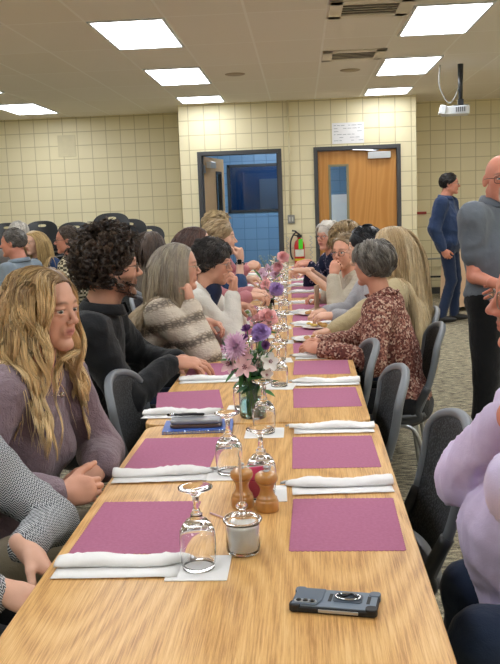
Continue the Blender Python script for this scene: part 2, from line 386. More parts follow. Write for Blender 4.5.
for k in range(18):
    a0, a1 = rad(180+10*k), rad(190+10*k); R_ = .077
    bm.faces.new([bm.verts.new((R_*math.cos(a), R_*math.sin(a), z)) for a, z in ((a0, .0), (a1, .0), (a1, .03), (a0, .03))])
obj('yellow_band', bm, simple('band yellow', 'd8c62a', .5), r)
obj('inspection_tag', B((-.01, -.1, .17), (.05, -.085, .31)), simple('tag green', '55e02a', .6), r)
for sx, side in ((-1, 'left'), (1, 'right')):
    x = r.location.x+sx*.17; bm = bmesh.new(); z0 = at(300, 290, YW).z; z1 = at(300, 236, YW).z
    pts = [(x+.02*math.cos(k*1.2), YW-.05+.02*math.sin(k*1.2), z0+(z1-z0)*k/60) for k in range(61)]
    tube(bm, pts, .004, 5); tag(obj('wire_guard', bm, STEEL), 'coiled wire guard on the %s side of the fire extinguisher' % side, 'wire guard')
# projector
PJ = at(455, 111, 10.1)
r = thing('projector', 'white ceiling projector hanging from a black pole near the right alcove', 'projector', PJ, rad(-6))
bm = prism(rrect(.30, .26, .04), -.045, .045); obj('body', bm, simple('projector white', 'dfe4ea', .4), r, bevel=.01)
bm = bmesh.new(); box(bm, (-.17, -.15, -.07), (-.10, .02, .03), Matrix.Rotation(rad(12), 4, 'Y')); obj('lens_housing', bm, MATS['projector white'], r, bevel=.012)
bm = bmesh.new(); [box(bm, (.0+.022*k, -.136, -.02), (.012+.022*k, -.131, .03)) for k in range(5)]; obj('grille', bm, simple('grille grey', '6e747c', .5), r)
h = CZ-PJ.z
obj('mount_pole', TB([(.06, 0, .04), (.06, 0, h)], [.02, .032]), simple('mount black', '1f2226', .4), r, smooth=True)
bm = bmesh.new(); box(bm, (-.02, -.07, .045), (.14, .07, .06)); box(bm, (.03, -.05, .05), (.09, .05, .12)); obj('mount_bracket', bm, MATS['mount black'], r)
obj('cable', TB(spline([(-.16, 0, h), (-.17, 0, h-.2), (-.12, 0, .16), (-.06, 0, .09), (0, 0, .15), (.05, 0, .28)], 8), .007), simple('cable grey', '8b8b86', .5), r, smooth=True)
# world: dim neutral so that light comes from the panels
wd = bpy.data.worlds.new('world'); sc.world = wd; wd.use_nodes = True
wd.node_tree.nodes['Background'].inputs[0].default_value = (.8, .85, .9, 1); wd.node_tree.nodes['Background'].inputs[1].default_value = .15
sc.view_settings.view_transform = 'Standard'; sc.view_settings.look = 'None'; sc.view_settings.gamma = 1; sc.view_settings.exposure = 0
# ------------------------------------------------------------------ tables
def oak():
    t = NT('oak laminate')
    n0 = t.node('ShaderNodeTexNoise', Scale=1.7, Detail=1.5, Roughness=.4); t.link(t.obj((1.9, .5, 1)), n0.inputs['Vector'])
    k = t.node('ShaderNodeMath', _operation='MULTIPLY'); k.inputs[1].default_value = 15; t.link(n0.outputs['Fac'], k.inputs[0])
    fr = t.node('ShaderNodeMath', _operation='SINE'); k2 = t.node('ShaderNodeMath', _operation='MULTIPLY'); k2.inputs[1].default_value = 6.283; t.link(k.outputs[0], k2.inputs[0]); t.link(k2.outputs[0], fr.inputs[0])
    n = t.node('ShaderNodeTexNoise', Scale=14.0, Detail=6.0, Roughness=.75); t.link(t.obj((26, .55, 1)), n.inputs['Vector'])
    a = t.node('ShaderNodeMath', _operation='MULTIPLY_ADD'); a.inputs[1].default_value = .055; t.link(fr.outputs[0], a.inputs[0]); t.link(n.outputs['Fac'], a.inputs[2])
    t.base(t.ramp(a.outputs[0], [(.31, 'a3733a'), (.43, 'c7965a'), (.53, 'd9aa68'), (.66, 'e4bd80')]))
    t.b.inputs['Roughness'].default_value = .38; t.b.inputs['Specular IOR Level'].default_value = .35
    return t.m
OAK = oak(); EDGE = simple('pale oak edge band', 'dcae6c', .45)
TY = [(.98, 2.812, -.153, -.25), (2.826, 4.655, -.161, -.35), (4.67, 6.49, -.182, -.5), (6.505, 8.325, -.21, -.4), (8.34, 10.16, -.23, -.2)]
TW = .755; names = ['nearest', 'second', 'third', 'fourth', 'farthest']
def tx(Y):   # centre line of the row
    return float(np.interp(Y, [(a+b)/2 for a, b, _, _ in TY], [c for _, _, c, _ in TY]))
for i, (a, b, cx, rz) in enumerate(TY):
    L = b-a
    r = thing('dining_table', '%s oak topped table in the long row laid with plum placemats' % names[i], 'table', (cx, (a+b)/2, 0), rad(rz), 'oak tables joined end to end')
    o = obj('tabletop', prism(rrect(TW, L, .05), .722, .75), [OAK], r, bevel=.004)
    obj('edge_band', prism(rrect(TW-.02, L-.02, .045), .700, .7215), simple('dark table underside', '5c4a36', .6), r)
    obj('apron', B((-.28, -L/2+.15, .66), (.28, L/2-.15, .70)), DARKM, r)
    for sx in (-1, 1):
        for sy in (-1, 1):
            obj('leg', TB([(sx*.26, sy*(L/2-.18), .69), (sx*.28, sy*(L/2-.14), 0)], .014), DARKM, r, smooth=True)
# ------------------------------------------------------------------ diner chairs
SHELL = simple('charcoal plastic', '3d4044', .42); RIM = simple('grey plastic rim', '70757b', .4)
t = NT('black mesh'); n = t.node('ShaderNodeTexVoronoi', Scale=140.0); t.link(t.obj(), n.inputs['Vector'])
t.base(t.ramp(n.outputs['Distance'], [(.2, '4a4c50'), (.6, '26282b')])); t.bump(n.outputs['Distance'], .6, .003); t.b.inputs['Roughness'].default_value = .7; MESHM = t.m
def backpt(u, v):   # u -1..1 across, v 0..1 up; chair faces +x, back at -x
    hw = .185+.04*math.sin(min(v, 1)*PI*.62)
    return V((-.20-.10*v+.045*(u*u)-.02*math.sin(v*PI), u*hw, .44+.41*v))
def make_chair():
    r = thing('dining_chair', '', 'chair')
    bm = bmesh.new(); nu, nv = 14, 14; g = []
    for j in range(nv+1):
        row = []
        for i in range(nu+1):
            v = j/nv; u = -1+2*i/nu; lim = 1.0 if v < .78 else math.sqrt(max(0, 1-((v-.78)/.22)**2))*.45+.55
            row.append(bm.verts.new(backpt(u*lim*.93, .07+v*.9)))
        g.append(row)
    for j in range(nv):
        for i in range(nu): bm.faces.new((g[j][i], g[j][i+1], g[j+1][i+1], g[j+1][i]))
    o = obj('backrest', bm, MESHM, r, smooth=True); s = o.modifiers.new('s', 'SOLIDIFY'); s.thickness = .008
    pts = []
    for v in np.linspace(-.05, .78, 9): pts.append(backpt(-1, v))
    for a in np.linspace(0, PI, 11)[1:-1]: 
        u = -math.cos(a); v = .78+.22*math.sin(a); pts.append(backpt(u*(.98), v))
    for v in np.linspace(.78, -.05, 9): pts.append(backpt(1, v))
    bm = bmesh.new(); tube(bm, spline(pts, 3), .016, 8); 
    obj('back_frame', bm, RIM, r, smooth=True)
    # lower back spars running down to the seat
    for s_ in (-1, 1):
        bm = bmesh.new(); tube(bm, spline([backpt(s_, .35), backpt(s_, .1)+V((.01, 0, 0)), V((-.16, s_*.19, .43)), V((-.02, s_*.2, .425)), V((.1, s_*.195, .43))], 5), [.02]*21, 8)
        obj('side_rail', bm, SHELL, r, smooth=True)
    bm = bmesh.new(); n = 14; g = []
    for j in range(n+1):
        row = []
        for i in range(n+1):
            u, v = -1+2*i/n, -1+2*j/n; k = math.sqrt(max(0, 1-.28*u*u*v*v))
            x, y = .22*u*k, .225*v*k
            row.append(bm.verts.new((x, y, .445+.012*(v*v)-.012*max(0, u)**3*2+.012*(u < -.6)*(-u-.6))))
        g.append(row)
    for j in range(n):
        for i in range(n): bm.faces.new((g[j][i], g[j][i+1], g[j+1][i+1], g[j+1][i]))
    o = obj('seat', bm, SHELL, r, smooth=True); s = o.modifiers.new('s', 'SOLIDIFY'); s.thickness = .025; s.offset = -1
    for sy in (-1, 1):
        for sx in (-1, 1):
            obj('leg', TB(spline([(sx*.06, sy*.19, .41), (sx*.16, sy*.215, .35), (sx*.22, sy*.24, .0)], 5), .011, 8), STEEL, r, smooth=True)
    obj('crossbar', TB([(.0, -.19, .41), (.0, .19, .41)], .012, 8), STEEL, r, smooth=True)
    return r
CH0 = make_chair(); ch_used = [False]
def chair(x, y, deg, label, group='charcoal chairs along the tables'):
    if not ch_used[0]:
        ch_used[0] = True; CH0.location = (x, y, 0); CH0.rotation_euler = (0, 0, rad(deg)); CH0['label'] = label; CH0['group'] = group; return CH0
    return dup(CH0, (x, y, 0), rad(deg), label, group)
# ------------------------------------------------------------------ placemats
t = NT('plum paper placemat'); n = t.node('ShaderNodeTexNoise', Scale=130.0, Detail=3.0); t.link(t.obj(), n.inputs['Vector'])
t.base(t.ramp(n.outputs['Fac'], [(.3, 'a6617f'), (.7, 'af6a88')])); t.bump(n.outputs['Fac'], .15, .002); t.b.inputs['Roughness'].default_value = .85; PLUM = t.m
def scallop(w, d, n1, n2, r=.003):
    out = []
    def side(p, q, n):
        p, q = V(p), V(q); nn = V((q.y-p.y, p.x-q.x)).normalized()
        for k in range(n*4):
            s = k/(n*4); out.append(tuple(p.lerp(q, s)+nn*r*abs(math.sin(s*n*PI))))
    side((w/2, -d/2), (w/2, d/2), n2); side((w/2, d/2), (-w/2, d/2), n1); side((-w/2, d/2), (-w/2, -d/2), n2); side((-w/2, -d/2), (w/2, -d/2), n1)
    return out
mat0 = None
ordn = ['first', 'second', 'third', 'fourth', 'fifth', 'sixth', 'seventh', 'eighth', 'ninth', 'tenth', 'eleventh', 'twelfth', 'thirteenth', 'fourteenth', 'fifteenth']
SEATY = [1.905, 2.47, 3.19, 3.79, 4.33, 4.90, 5.48, 6.08, 6.85, 7.43, 7.98, 8.65, 9.25, 9.85]
def placemat(x, y, rz, label):
    global mat0
    if mat0 is None:
        bm = prism(scallop(.236, .322, 22, 30), 0, .0008); mat0 = obj('placemat', bm, PLUM); tag(mat0, label, 'placemat', 'plum scalloped placemats'); o = mat0
    else: o = mat0.copy(); COL.objects.link(o); o['label'] = label
    o.location = (x, y, .7502); o.rotation_euler = (0, 0, rz); return o
# ------------------------------------------------------------------ napkin rolls
NAPM = simple('white paper napkin', 'f1f0ee', .85, bump=.35, bscale=45)
def napkin_roll(seed, mirror=1, L=.25):
    """flat fold with a loosely rolled napkin on it, cutlery tip showing at the inner end (+x*mirror)"""
    rs = np.random.RandomState(seed+10)
    bm = bmesh.new(); n = 14
    # lower flat fold, slightly wavy
    g = []
    for j in range(4):
        g.append([bm.verts.new((-L/2+L*i/n, -.052+.026*j, .0012+.0012*rs.rand()+(.002 if j == 0 else 0))) for i in range(n+1)])
    for j in range(3):
        for i in range(n): bm.faces.new((g[j][i], g[j][i+1], g[j+1][i+1], g[j+1][i]))
    o = bmesh.new()
    K = 16; rings = []
    for i in range(n*2+1):
        s = i/(n*2); x = -L/2-.004+(L+.02)*s
        w = .027*(1-.1*s); h = .0092+.002*math.sin(s*9+seed)+.002*rs.rand()
        if s > .82: k = (s-.82)/.18; w *= 1-.62*k; h *= 1-.35*k
        if s < .04: w *= .93
        cy = .018+(.012*(s-.82)/.18 if s > .82 else 0)
        ring = []
        for k in range(K):
            a = 2*PI*k/K; cr = 1+.05*math.sin(3*a+seed+s*5)
            z = max(.0022, h+h*math.sin(a)*cr); 
            ring.append(o.verts.new((x, cy+w*math.cos(a)*cr, z)))
        rings.append(ring)
    for a, b in zip(rings, rings[1:]):
        for k in range(K): o.faces.new((a[k], a[(k+1) % K], b[(k+1) % K], b[k]))
    o.faces.new(rings[0]); o.faces.new(rings[-1][::-1])
    f = bmesh.new(); x1 = L/2+.012
    tube(f, [(x1-.03, .028, .010), (x1+.004, .03, .010), (x1+.016, .031, .007)], [.004, .0045, .003], 6)
    for b in (bm, o, f):
        if mirror < 0:
            for v in b.verts: v.co.x *= -1
    return bm, o, f
def make_roll(seed, mirror):
    r = thing('napkin_roll', '', 'napkin')
    a, b, c = napkin_roll(seed, mirror)
    x = obj('flat_fold', a, NAPM, r, smooth=True); s = x.modifiers.new('s', 'SOLIDIFY'); s.thickness = .001; s.offset = 1
    obj('rolled_napkin', b, NAPM, r, smooth=True); obj('cutlery_tip', c, STEEL, r, smooth=True); return r
ROLLS = {(-1, k): None for k in range(3)}; ROLLS.update({(1, k): None for k in range(3)})
def roll(side, k, x, y, rz, label):
    key = (side, k % 3)
    if ROLLS[key] is None:
        ROLLS[key] = r = make_roll(k*3+side, -side); r.location = (x, y, .7502); r.rotation_euler = (0, 0, rz); tag(r, label, None, 'white napkin rolls beside the placemats'); return r
    return dup(ROLLS[key], (x, y, .7502), rz, label, 'white napkin rolls beside the placemats')
for k, sy in enumerate(SEATY):
    for side, nm in ((-1, 'left'), (1, 'right')):
        cx = tx(sy)+side*(.232 if side > 0 else .232)
        if side < 0: cx = tx(sy)-.232-(.045 if k == 2 else 0)
        j = rng.uniform(-1, 1)
        rz = rad(j*1.2) if not (side < 0 and k == 2) else rad(8)
        y = sy+(.02 if side < 0 and k == 1 else 0)+(-.01 if k == 0 else 0)
        placemat(cx, y, rz, '%s plum placemat from the camera along the %s edge of the tables' % (ordn[k].capitalize() if 0 else ordn[k], nm))
        ny = y-.235 if side < 0 else y+.245
        if side < 0 and k == 0: ny = 1.66
        if side < 0 and k == 3: ny = y-.24
        roll(side, k, cx+rng.uniform(-.008, .008)+(.0 if side < 0 else .01), ny, rad(rng.uniform(-3, 3)), '%s white napkin roll from the camera along the %s edge of the tables' % (ordn[k], nm))
# ------------------------------------------------------------------ goblets
GL = glass('clear glass')
def goblet_bm():
    outer = [(.0325, 0), (.0345, .012), (.0362, .035), (.0368, .055), (.035, .075), (.029, .089), (.0235, .094), (.021, .098), (.0145, .101), (.0115, .106), (.0125, .110), (.0085, .114), (.0062, .122), (.0060, .134), (.0078, .146), (.012, .152), (.024, .158), (.034, .1625), (.0345, .1645), (.030, .165), (.012, .1625), (0, .1615)]
    inner = [(0, .0915), (.012, .0905), (.024, .084), (.0322, .073), (.0345, .055), (.0340, .035), (.0325, .012), (.0305, 0)]
    return lathe(inner+outer, 28)
gob0 = None
def goblet(x, y, label, z=.7535):
    global gob0
    if gob0 is None:
        gob0 = obj('goblet', goblet_bm(), GL, smooth=True); tag(gob0, label, 'glass', 'upturned clear goblets'); o = gob0
    else: o = gob0.copy(); COL.objects.link(o); o['label'] = label
    o.location = (x, y, z); o.rotation_euler = (0, 0, rng.uniform(0, 6)); return o
nap0 = None
def square(x, y, rz, label, w=.122):
    global nap0
    if nap0 is None:
        nap0 = obj('cocktail_napkin', prism(rrect(w, w, .003, 2), 0, .0014), NAPM, bevel=0); tag(nap0, label, 'napkin', 'square white drink napkins'); o = nap0
    else: o = nap0.copy(); COL.objects.link(o); o['label'] = label
    o.location = (x, y, .7504); o.rotation_euler = (0, 0, rz)
GP = [(-.222, 1.655, 0, 'left'), (-.210, 2.275, 3, 'left'), (-.115, 2.10, 2, 'right'), (-.133, 2.69, 0, 'right')]
for Yk, sd in ((3.02, 'left'), (3.40, 'right'), (3.62, 'left'), (3.98, 'right'), (4.14, 'left'), (4.52, 'right'), (4.72, 'left'), (5.06, 'right'), (5.3, 'left'), (5.7, 'right'), (5.9, 'left'), (6.32, 'right'), (6.7, 'left'), (7.05, 'right'), (7.3, 'left'), (7.65, 'right'), (7.85, 'left'), (8.2, 'right'), (8.7, 'left'), (8.9, 'right'), (9.3, 'left'), (9.6, 'right')):
    GP.append((tx(Yk)+(-.06 if sd == 'left' else .05)+rng.uniform(-.012, .012), Yk, rng.uniform(-8, 8), sd))
cnt = {'left': 0, 'right': 0}
for x, y, rz, sd in GP:
    k = cnt[sd]; cnt[sd] += 1
    goblet(x, y, '%s upturned clear goblet from the camera in the %s line of glasses' % (ordn[k], sd))
    square(x, y, rad(rz), 'square white napkin under the %s upturned goblet of the %s line' % (ordn[k], sd))
# ------------------------------------------------------------------ sugar jar
JX, JY = -.138, 1.735
r = thing('sugar_jar', 'round glass jar with lid, filled with white sugar, beside the pepper mills', 'jar', (JX, JY, .7505))
obj('jar_body', lathe([(0, 0), (.030, 0), (.034, .003), (.0355, .01), (.0355, .062), (.037, .066), (.0345, .068), (.0335, .062), (.0335, .011), (.031, .006), (0, .005)], 36), GL, r, smooth=True)
obj('sugar', lathe([(0, .0055), (.0305, .0065), (.0332, .012), (.0332, .057), (.02, .0595), (0, .060)], 30), simple('white sugar', 'fbf8f0', .9, bump=.4, bscale=500), r, smooth=True)
obj('lid', lathe([(0, .0825), (.012, .0815), (.024, .0785), (.0335, .0735), (.034, .069), (.0405, .069), (.0412, .072), (.036, .0765), (.026, .0815), (.014, .085), (.0065, .0875), (.0065, .092), (.0115, .096), (.0125, .101), (.009, .106), (0, .1078)], 36), GL, r, smooth=True)
# pepper mills
t = NT('turned beech'); w = t.node('ShaderNodeTexNoise', Scale=20.0, Detail=4.0); t.link(t.obj((3, 3, .4)), w.inputs['Vector'])
t.base(t.ramp(w.outputs['Fac'], [(.3, 'b0793c'), (.7, 'c8924e')])); t.b.inputs['Roughness'].default_value = .28; t.b.inputs['Coat Weight'].default_value = .5; BEECH = t.m
def mill(x, y, label):
    r = thing('pepper_mill', label, 'pepper mill', (x, y, .7505), 0, 'wooden pepper mills')
    obj('base', lathe([(0, 0), (.026, 0), (.0275, .003), (.0272, .022), (.0255, .026), (.0235, .028), (.0245, .031), (.021, .034), (.0165, .044), (.0155, .052), (.018, .060), (.0215, .0655), (0, .0668)], 32), BEECH, r, smooth=True)
    obj('head', lathe([(0, .0675), (.0215, .0670), (.026, .072), (.0275, .079), (.0255, .087), (.018, .0925), (.008, .0945), (0, .0945)], 32), BEECH, r, smooth=True)
    b = lathe([(0, .0945), (.0075, .0945), (.0075, .0965), (.003, .098), (.003, .1005), (.0075, .102), (.0075, .105), (.004, .107), (0, .107)], 10)
    obj('knob', b, STEEL, r, smooth=True); return r
mill(-.098, 1.985, 'right wooden pepper mill standing behind the sugar jar'); mill(-.158, 2.015, 'left wooden pepper mill standing behind the sugar jar')
# stick
b = atz(243, 506, .752); r = thing('table_stick', 'thin pale stick standing upright behind the sugar jar', 'stick', (-.152, 1.905, .75))
obj('base', lathe([(0, 0), (.02, 0), (.021, .002), (.012, .006), (0, .007)]), STEEL, r, smooth=True)
obj('rod', TB([(0, 0, .005), (0, .0, .148)], .0032, 8), simple('pale rod', 'c8a78c', .4), r, smooth=True)
bm = bmesh.new(); tube(bm, [(.000, 0, .148), (-.003, 0, .16), (0, 0, .172), (.003, 0, .16), (0, 0, .148)], .0012, 6); obj('clip_loop', bm, STEEL, r, smooth=True)
# sweetener caddy behind
r = thing('packet_holder', 'small glass packet holder between the two pepper mills', 'packet holder', (-.126, 2.075, .7505))
bm = bmesh.new()
for a, c_ in (((-.03, -.022, 0), (.03, .022, .004)), ((-.03, -.022, 0), (-.027, .022, .05)), ((.027, -.022, 0), (.03, .022, .05)), ((-.03, -.022, 0), (.03, -.019, .05)), ((-.03, .019, 0), (.03, .022, .05))): box(bm, a, c_)
obj('tray', bm, GL, r)
for k, (cn, c_) in enumerate((('pink', 'e0527f'), ('pink', 'e0527f'), ('white', 'e8e8e4'), ('green', '4c9a58'), ('pink', 'd94a78'), ('white', 'e8e8e4'))):
    tag(obj('sweetener_packet', B((-.024, -.0015, 0), (.024, .0015, .075), Matrix.Translation((-.126+.002*(k % 2), 2.06+.006*k, .756)) @ Matrix.Rotation(rad(-8+3*k), 4, 'Y')), simple('packet '+cn, c_, .7)), '%s sweetener packet standing %s in the holder between the mills' % (cn, ['frontmost', 'second', 'third', 'fourth', 'fifth', 'rearmost'][k]), 'packet', 'sweetener packets')
# pale rod added to imitate a knife refracted by the near goblet
r = thing('knife_refraction', 'slim pale rod imitating a knife stirrer lying behind the nearest goblet', 'refraction', (-.195, 1.93, .7525), rad(-45))
obj('shaft', TB([(-.05, 0, .0), (.04, 0, .0)], .0022, 8), simple('stirrer pink', 'cfa9ac', .3), r, smooth=True)
obj('tip', TB([(.04, 0, .0), (.055, 0, .0)], .004, 8), simple('stirrer white', 'e8e4e2', .3), r, smooth=True)
# ------------------------------------------------------------------ phone in the rugged case
PH = simple('slate blue case', '6f7c8a', .45); PHB = simple('black rubber bumper', '1c1e21', .55); CHR = simple('chrome', 'd9dcdf', .15, 1)
r = thing('smartphone', 'phone lying face down in a slate grey rugged case with ring stand', 'phone', (.042, 1.484, .7505), rad(-11))
L, Wd = .152, .075
obj('bumper', prism(rrect(L, Wd, .012), 0, .011), PHB, r, bevel=.003)
obj('screen', prism(rrect(L-.012, Wd-.012, .008), -.0003, .0002), simple('screen black', '08090a', .1), r)
obj('back_shell', prism(rrect(L-.006, Wd-.006, .010), .0105, .0130), PH, r, bevel=.001)
obj('camera_plate', prism([(-.073, -.033), (-.030, -.033), (-.022, -.012), (-.022, .033), (-.073, .033)], .0128, .0150), simple('plate slate', '5d6a78', .4), r, bevel=.001)
cm = obj('camera_bar', prism([(p[0]-.050, p[1]-.0215) for p in rrect(.040, .013, .006)], .0148, .0162), simple('silver camera bar', 'b9bcbd', .3, .6), r, bevel=.0006)
for k in range(3): obj('lens', lathe([(0, .0162), (.0048, .0162), (.0054, .0170), (.0046, .0176), (0, .0174)], 20), simple('lens black', '101214', .08), cm, smooth=True, loc=(-.062+.012*k, -.0215, 0))
obj('ring_plate', prism([(p[0]+.022, p[1]+.004) for p in rrect(.052, .034, .007)], .0128, .0148), simple('ring plate grey', '4f5a66', .4), r, bevel=.0008)
bm = bmesh.new(); tube(bm, [(.022+.022*math.cos(a), .004+.012*math.sin(a), .017) for a in np.linspace(0, 2*PI, 25)], .0022, 8, False); obj('ring_stand', bm, CHR, r, smooth=True)
bm = bmesh.new(); tube(bm, spline([(.004, .012, .018), (.016, -.002, .0195), (.028, .010, .0195), (.040, -.004, .018)], 5), .0022, 6); obj('ring_bar', bm, simple('dark bar', '1a1a1c', .3, .5), r, smooth=True)
for sx in (-1, 1):
    for sy in (-1, 1): obj('corner_guard', prism([(p[0]+sx*(L/2-.009), p[1]+sy*(Wd/2-.009)) for p in rrect(.021, .021, .008)], .001, .0145), PHB if sy < 0 else MATS['plate slate'], r, bevel=.002)
for x0_, x1_ in ((-.012, -.006), (.056, .062)): obj('slot', B((x0_, -.012, .0128), (x1_, .018, .0135)), PHB, r)
obj('side_rail', B((-.025, -Wd/2-.001, .003), (.045, -Wd/2+.002, .009)), MATS['silver camera bar'], r, bevel=.001)
# ------------------------------------------------------------------ notebook, case and pen
NB = (-.352, 2.775)
r = thing('notebook', 'blue covered spiral notebook lying across the joint of the first two tables', 'notebook', (NB[0], NB[1], .7505), rad(3))
obj('cover', B((-.112, -.075, 0), (.112, .075, .0016)), simple('notebook blue', '3f62b0', .4), r, bevel=.0006)
obj('pages', B((-.108, -.071, .0016), (.104, .071, .0075)), simple('pages white', 'dde0e6', .8), r)
obj('top_cover', B((-.112, -.075, .0076), (.112, .075, .009)), MATS['notebook blue'], r, bevel=.0006)
bm = bmesh.new(); tube(bm, [(-.105+.21*k/160, -.0755+.005*math.cos(k*.9), .0052+.006*math.sin(k*.9)) for k in range(161)], .0009, 5); obj('spiral', bm, CHR, r)
r = thing('eyeglass_case', 'dark glossy case lying on the blue notebook', 'case', (NB[0]-.005, NB[1]-.01, .7600), rad(2))
obj('lower_shell', prism(rrect(.168, .07, .018), 0, .012), simple('case brown', '5a4436', .3, coat=.8), r, bevel=.004)
obj('upper_shell', prism(rrect(.166, .068, .018), .0123, .026), simple('case grey', '8b8f93', .2, coat=.8), r, bevel=.006)
r = thing('ballpoint_pen', 'black pen lying on the notebook behind the dark case', 'pen', (NB[0]-.035, NB[1]+.018, .7912), rad(-1))
obj('barrel', TB([(-.07, 0, 0), (-.066, 0, 0), (.05, 0, 0), (.055, 0, 0)], [.002, .0045, .0045, .003], 10), simple('pen black', '15161a', .3), r, smooth=True)
obj('clip', B((-.02, -.001, .004), (.03, .001, .006)), CHR, r); obj('grip', TB([(-.06, 0, 0), (-.045, 0, 0)], .005, 10), CHR, r, smooth=True)
# ------------------------------------------------------------------ chairs in view
chair(.14, 2.42, 183, 'empty charcoal chair behind the arm of the man in lilac')
chair(.06, 3.17, 182, 'empty charcoal chair in the middle of the three on the right')
chair(.01, 3.80, 182, 'empty charcoal chair in front of the woman in the floral blouse')
chair(-.42, 3.19, -3, 'empty charcoal chair on the left between the mauve blouse and the black shirt')
# ------------------------------------------------------------------ stacking chairs by the back wall
SB = simple('black moulded plastic', '2a2c30', .38)
def make_stack_chair():
    r = thing('stacking_chair', '', 'chair'); N = 48
    bm = bmesh.new(); layers = []
    for off in (0, .012):
        o_, h_ = [], []
        for k in range(N):
            a = 2*PI*k/N; c_, s_ = math.cos(a), math.sin(a)
            e = lambda v, p: math.copysign(abs(v)**p, v)
            x = .235*e(c_, .75 if s_ > 0 else .55)*(1 if s_ > 0 else .93); z = .20*e(s_, .62 if s_ > 0 else .35)
            cr = lambda x, z: -.03*(1-(x/.235)**2)-.10*(z/.4)
            o_.append(bm.verts.new((x, cr(x, z)*-1+off, .66+z)))
            x2, z2 = .058*e(c_, .6), .135+.017*e(s_, .8)
            h_.append(bm.verts.new((x2, cr(x2, z2)*-1+off, .66+z2)))
        layers.append((o_, h_))
    for (o_, h_), fl in zip(layers, (0, 1)):
        for k in range(N):
            k2 = (k+1) % N; bm.faces.new((o_[k], o_[k2], h_[k2], h_[k]) if not fl else (o_[k], h_[k], h_[k2], o_[k2]))
    for i in (0, 1):
        a, b = layers[0][i], layers[1][i]
        for k in range(N): bm.faces.new((a[k], b[k], b[(k+1) % N], a[(k+1) % N]))
    obj('backrest', bm, SB, r, smooth=False)
    obj('seat', prism(rrect(.46, .44, .09), .43, .445, M=Matrix.Translation((0, -.2, 0))), SB, r, bevel=.004)
    for sx in (-1, 1):
        obj('leg', TB(spline([(sx*.21, .03, .62), (sx*.225, .0, .42), (sx*.24, .04, 0)], 4), .012, 6), DARKM, r, smooth=True)
        obj('leg', TB(spline([(sx*.2, .0, .425), (sx*.22, -.35, .42), (sx*.24, -.42, 0)], 4), .012, 6), DARKM, r, smooth=True)
    return r
SC0 = None
def stack(px, py, Y, n, rz, where, dz=.095):
    """py: pixel row of the top of the topmost back"""
    global SC0
    top = at(px, py, Y)
    base = top.z-.86
    for k in range(n):
        z = base-dz*k; y = top.y+.03*k*0
        if z < -.01: break
        loc = (top.x, top.y+.012*k, z)
        lb = 'black stacking chair, %s in the stack %s' % (['topmost', 'second', 'third', 'fourth', 'fifth', 'sixth', 'seventh', 'eighth'][k], where)
        if SC0 is None:
            SC0 = make_stack_chair(); SC0.location = loc; SC0.rotation_euler = (0, 0, rz); SC0['label'] = lb; SC0['group'] = 'black stacking chairs by the left back wall'
        else: dup(SC0, loc, rz, lb, 'black stacking chairs by the left back wall')
stack(23, 229, 12.4, 8, rad(-4), 'second from the left edge')
stack(128, 219, 11.2, 8, rad(3), 'half behind the tallest stack')
stack(6, 223, 11.6, 8, rad(2), 'at the far left edge')
stack(40, 221, 11.9, 8, rad(-3), 'behind the blonde woman in navy')
stack(74, 222, 11.3, 8, rad(3), 'behind the man in the checked shirt')
stack(110, 213, 10.8, 8, rad(-2), 'behind the curly haired man')
stack(147, 226, 12.0, 8, rad(2), 'right of the curly haired man, farthest right')
# table at the back left and cloth table back right
r = thing('dining_table', 'oak topped table at the far left beside the man in the blue grey shirt', 'table', (-2.55, 6.3, 0), rad(2))
obj('tabletop', prism(rrect(.76, 1.83, .05), .722, .75), OAK, r, bevel=.004)
for sx in (-1, 1):
    for sy in (-1, 1): obj('leg', TB([(sx*.3, sy*.75, .72), (sx*.31, sy*.8, 0)], .014), DARKM, r, smooth=True)
CTX = at(455, 280, 11.6).x+.42
r = thing('folding_table', 'table with a peach beige cloth behind the man in grey', 'table', (CTX, 12.1, 0))
obj('tabletop', B((-.40, -.6, .70), (.55, .6, .73)), simple('board', 'c8b090', .6), r)
for sx in (-.36, .5):
    for sy in (-.5, .5): obj('leg', TB([(sx, sy, .70), (sx, sy, 0)], .014), DARKM, r, smooth=True)
bm = bmesh.new(); n = 60; rg = []
for z, amp, ex in ((.733, 0, .0), (.72, .004, .012), (.5, .014, .02), (.25, .022, .03), (.06, .03, .035)):
    pts = []
    for k in range(n*2):
        q = k/(n*2)*4; sd = int(q); f_ = q-sd; w, d = .475+ex, .6+ex
        cx, cy = [(-w+2*w*f_, -d), (w, -d+2*d*f_), (w-2*w*f_, d), (-w, d-2*d*f_)][sd]
        nn = [(0, -1), (1, 0), (0, 1), (-1, 0)][sd]; a_ = amp*math.sin(k*1.15)
        pts.append(bm.verts.new((cx+.075+nn[0]*a_, cy+nn[1]*a_, z)))
    rg.append(pts)
bm.faces.new(rg[0])
for a, b in zip(rg, rg[1:]):
    for k in range(len(a)): bm.faces.new((a[k], b[k], b[(k+1) % len(a)], a[(k+1) % len(a)]))
o = tag(obj('tablecloth', bm, simple('peach cloth', 'd8b795', .85, bump=.2, bscale=200), smooth=True, loc=(CTX, 12.1, 0)), 'peach beige cloth hanging over the table behind the man in grey', 'tablecloth')
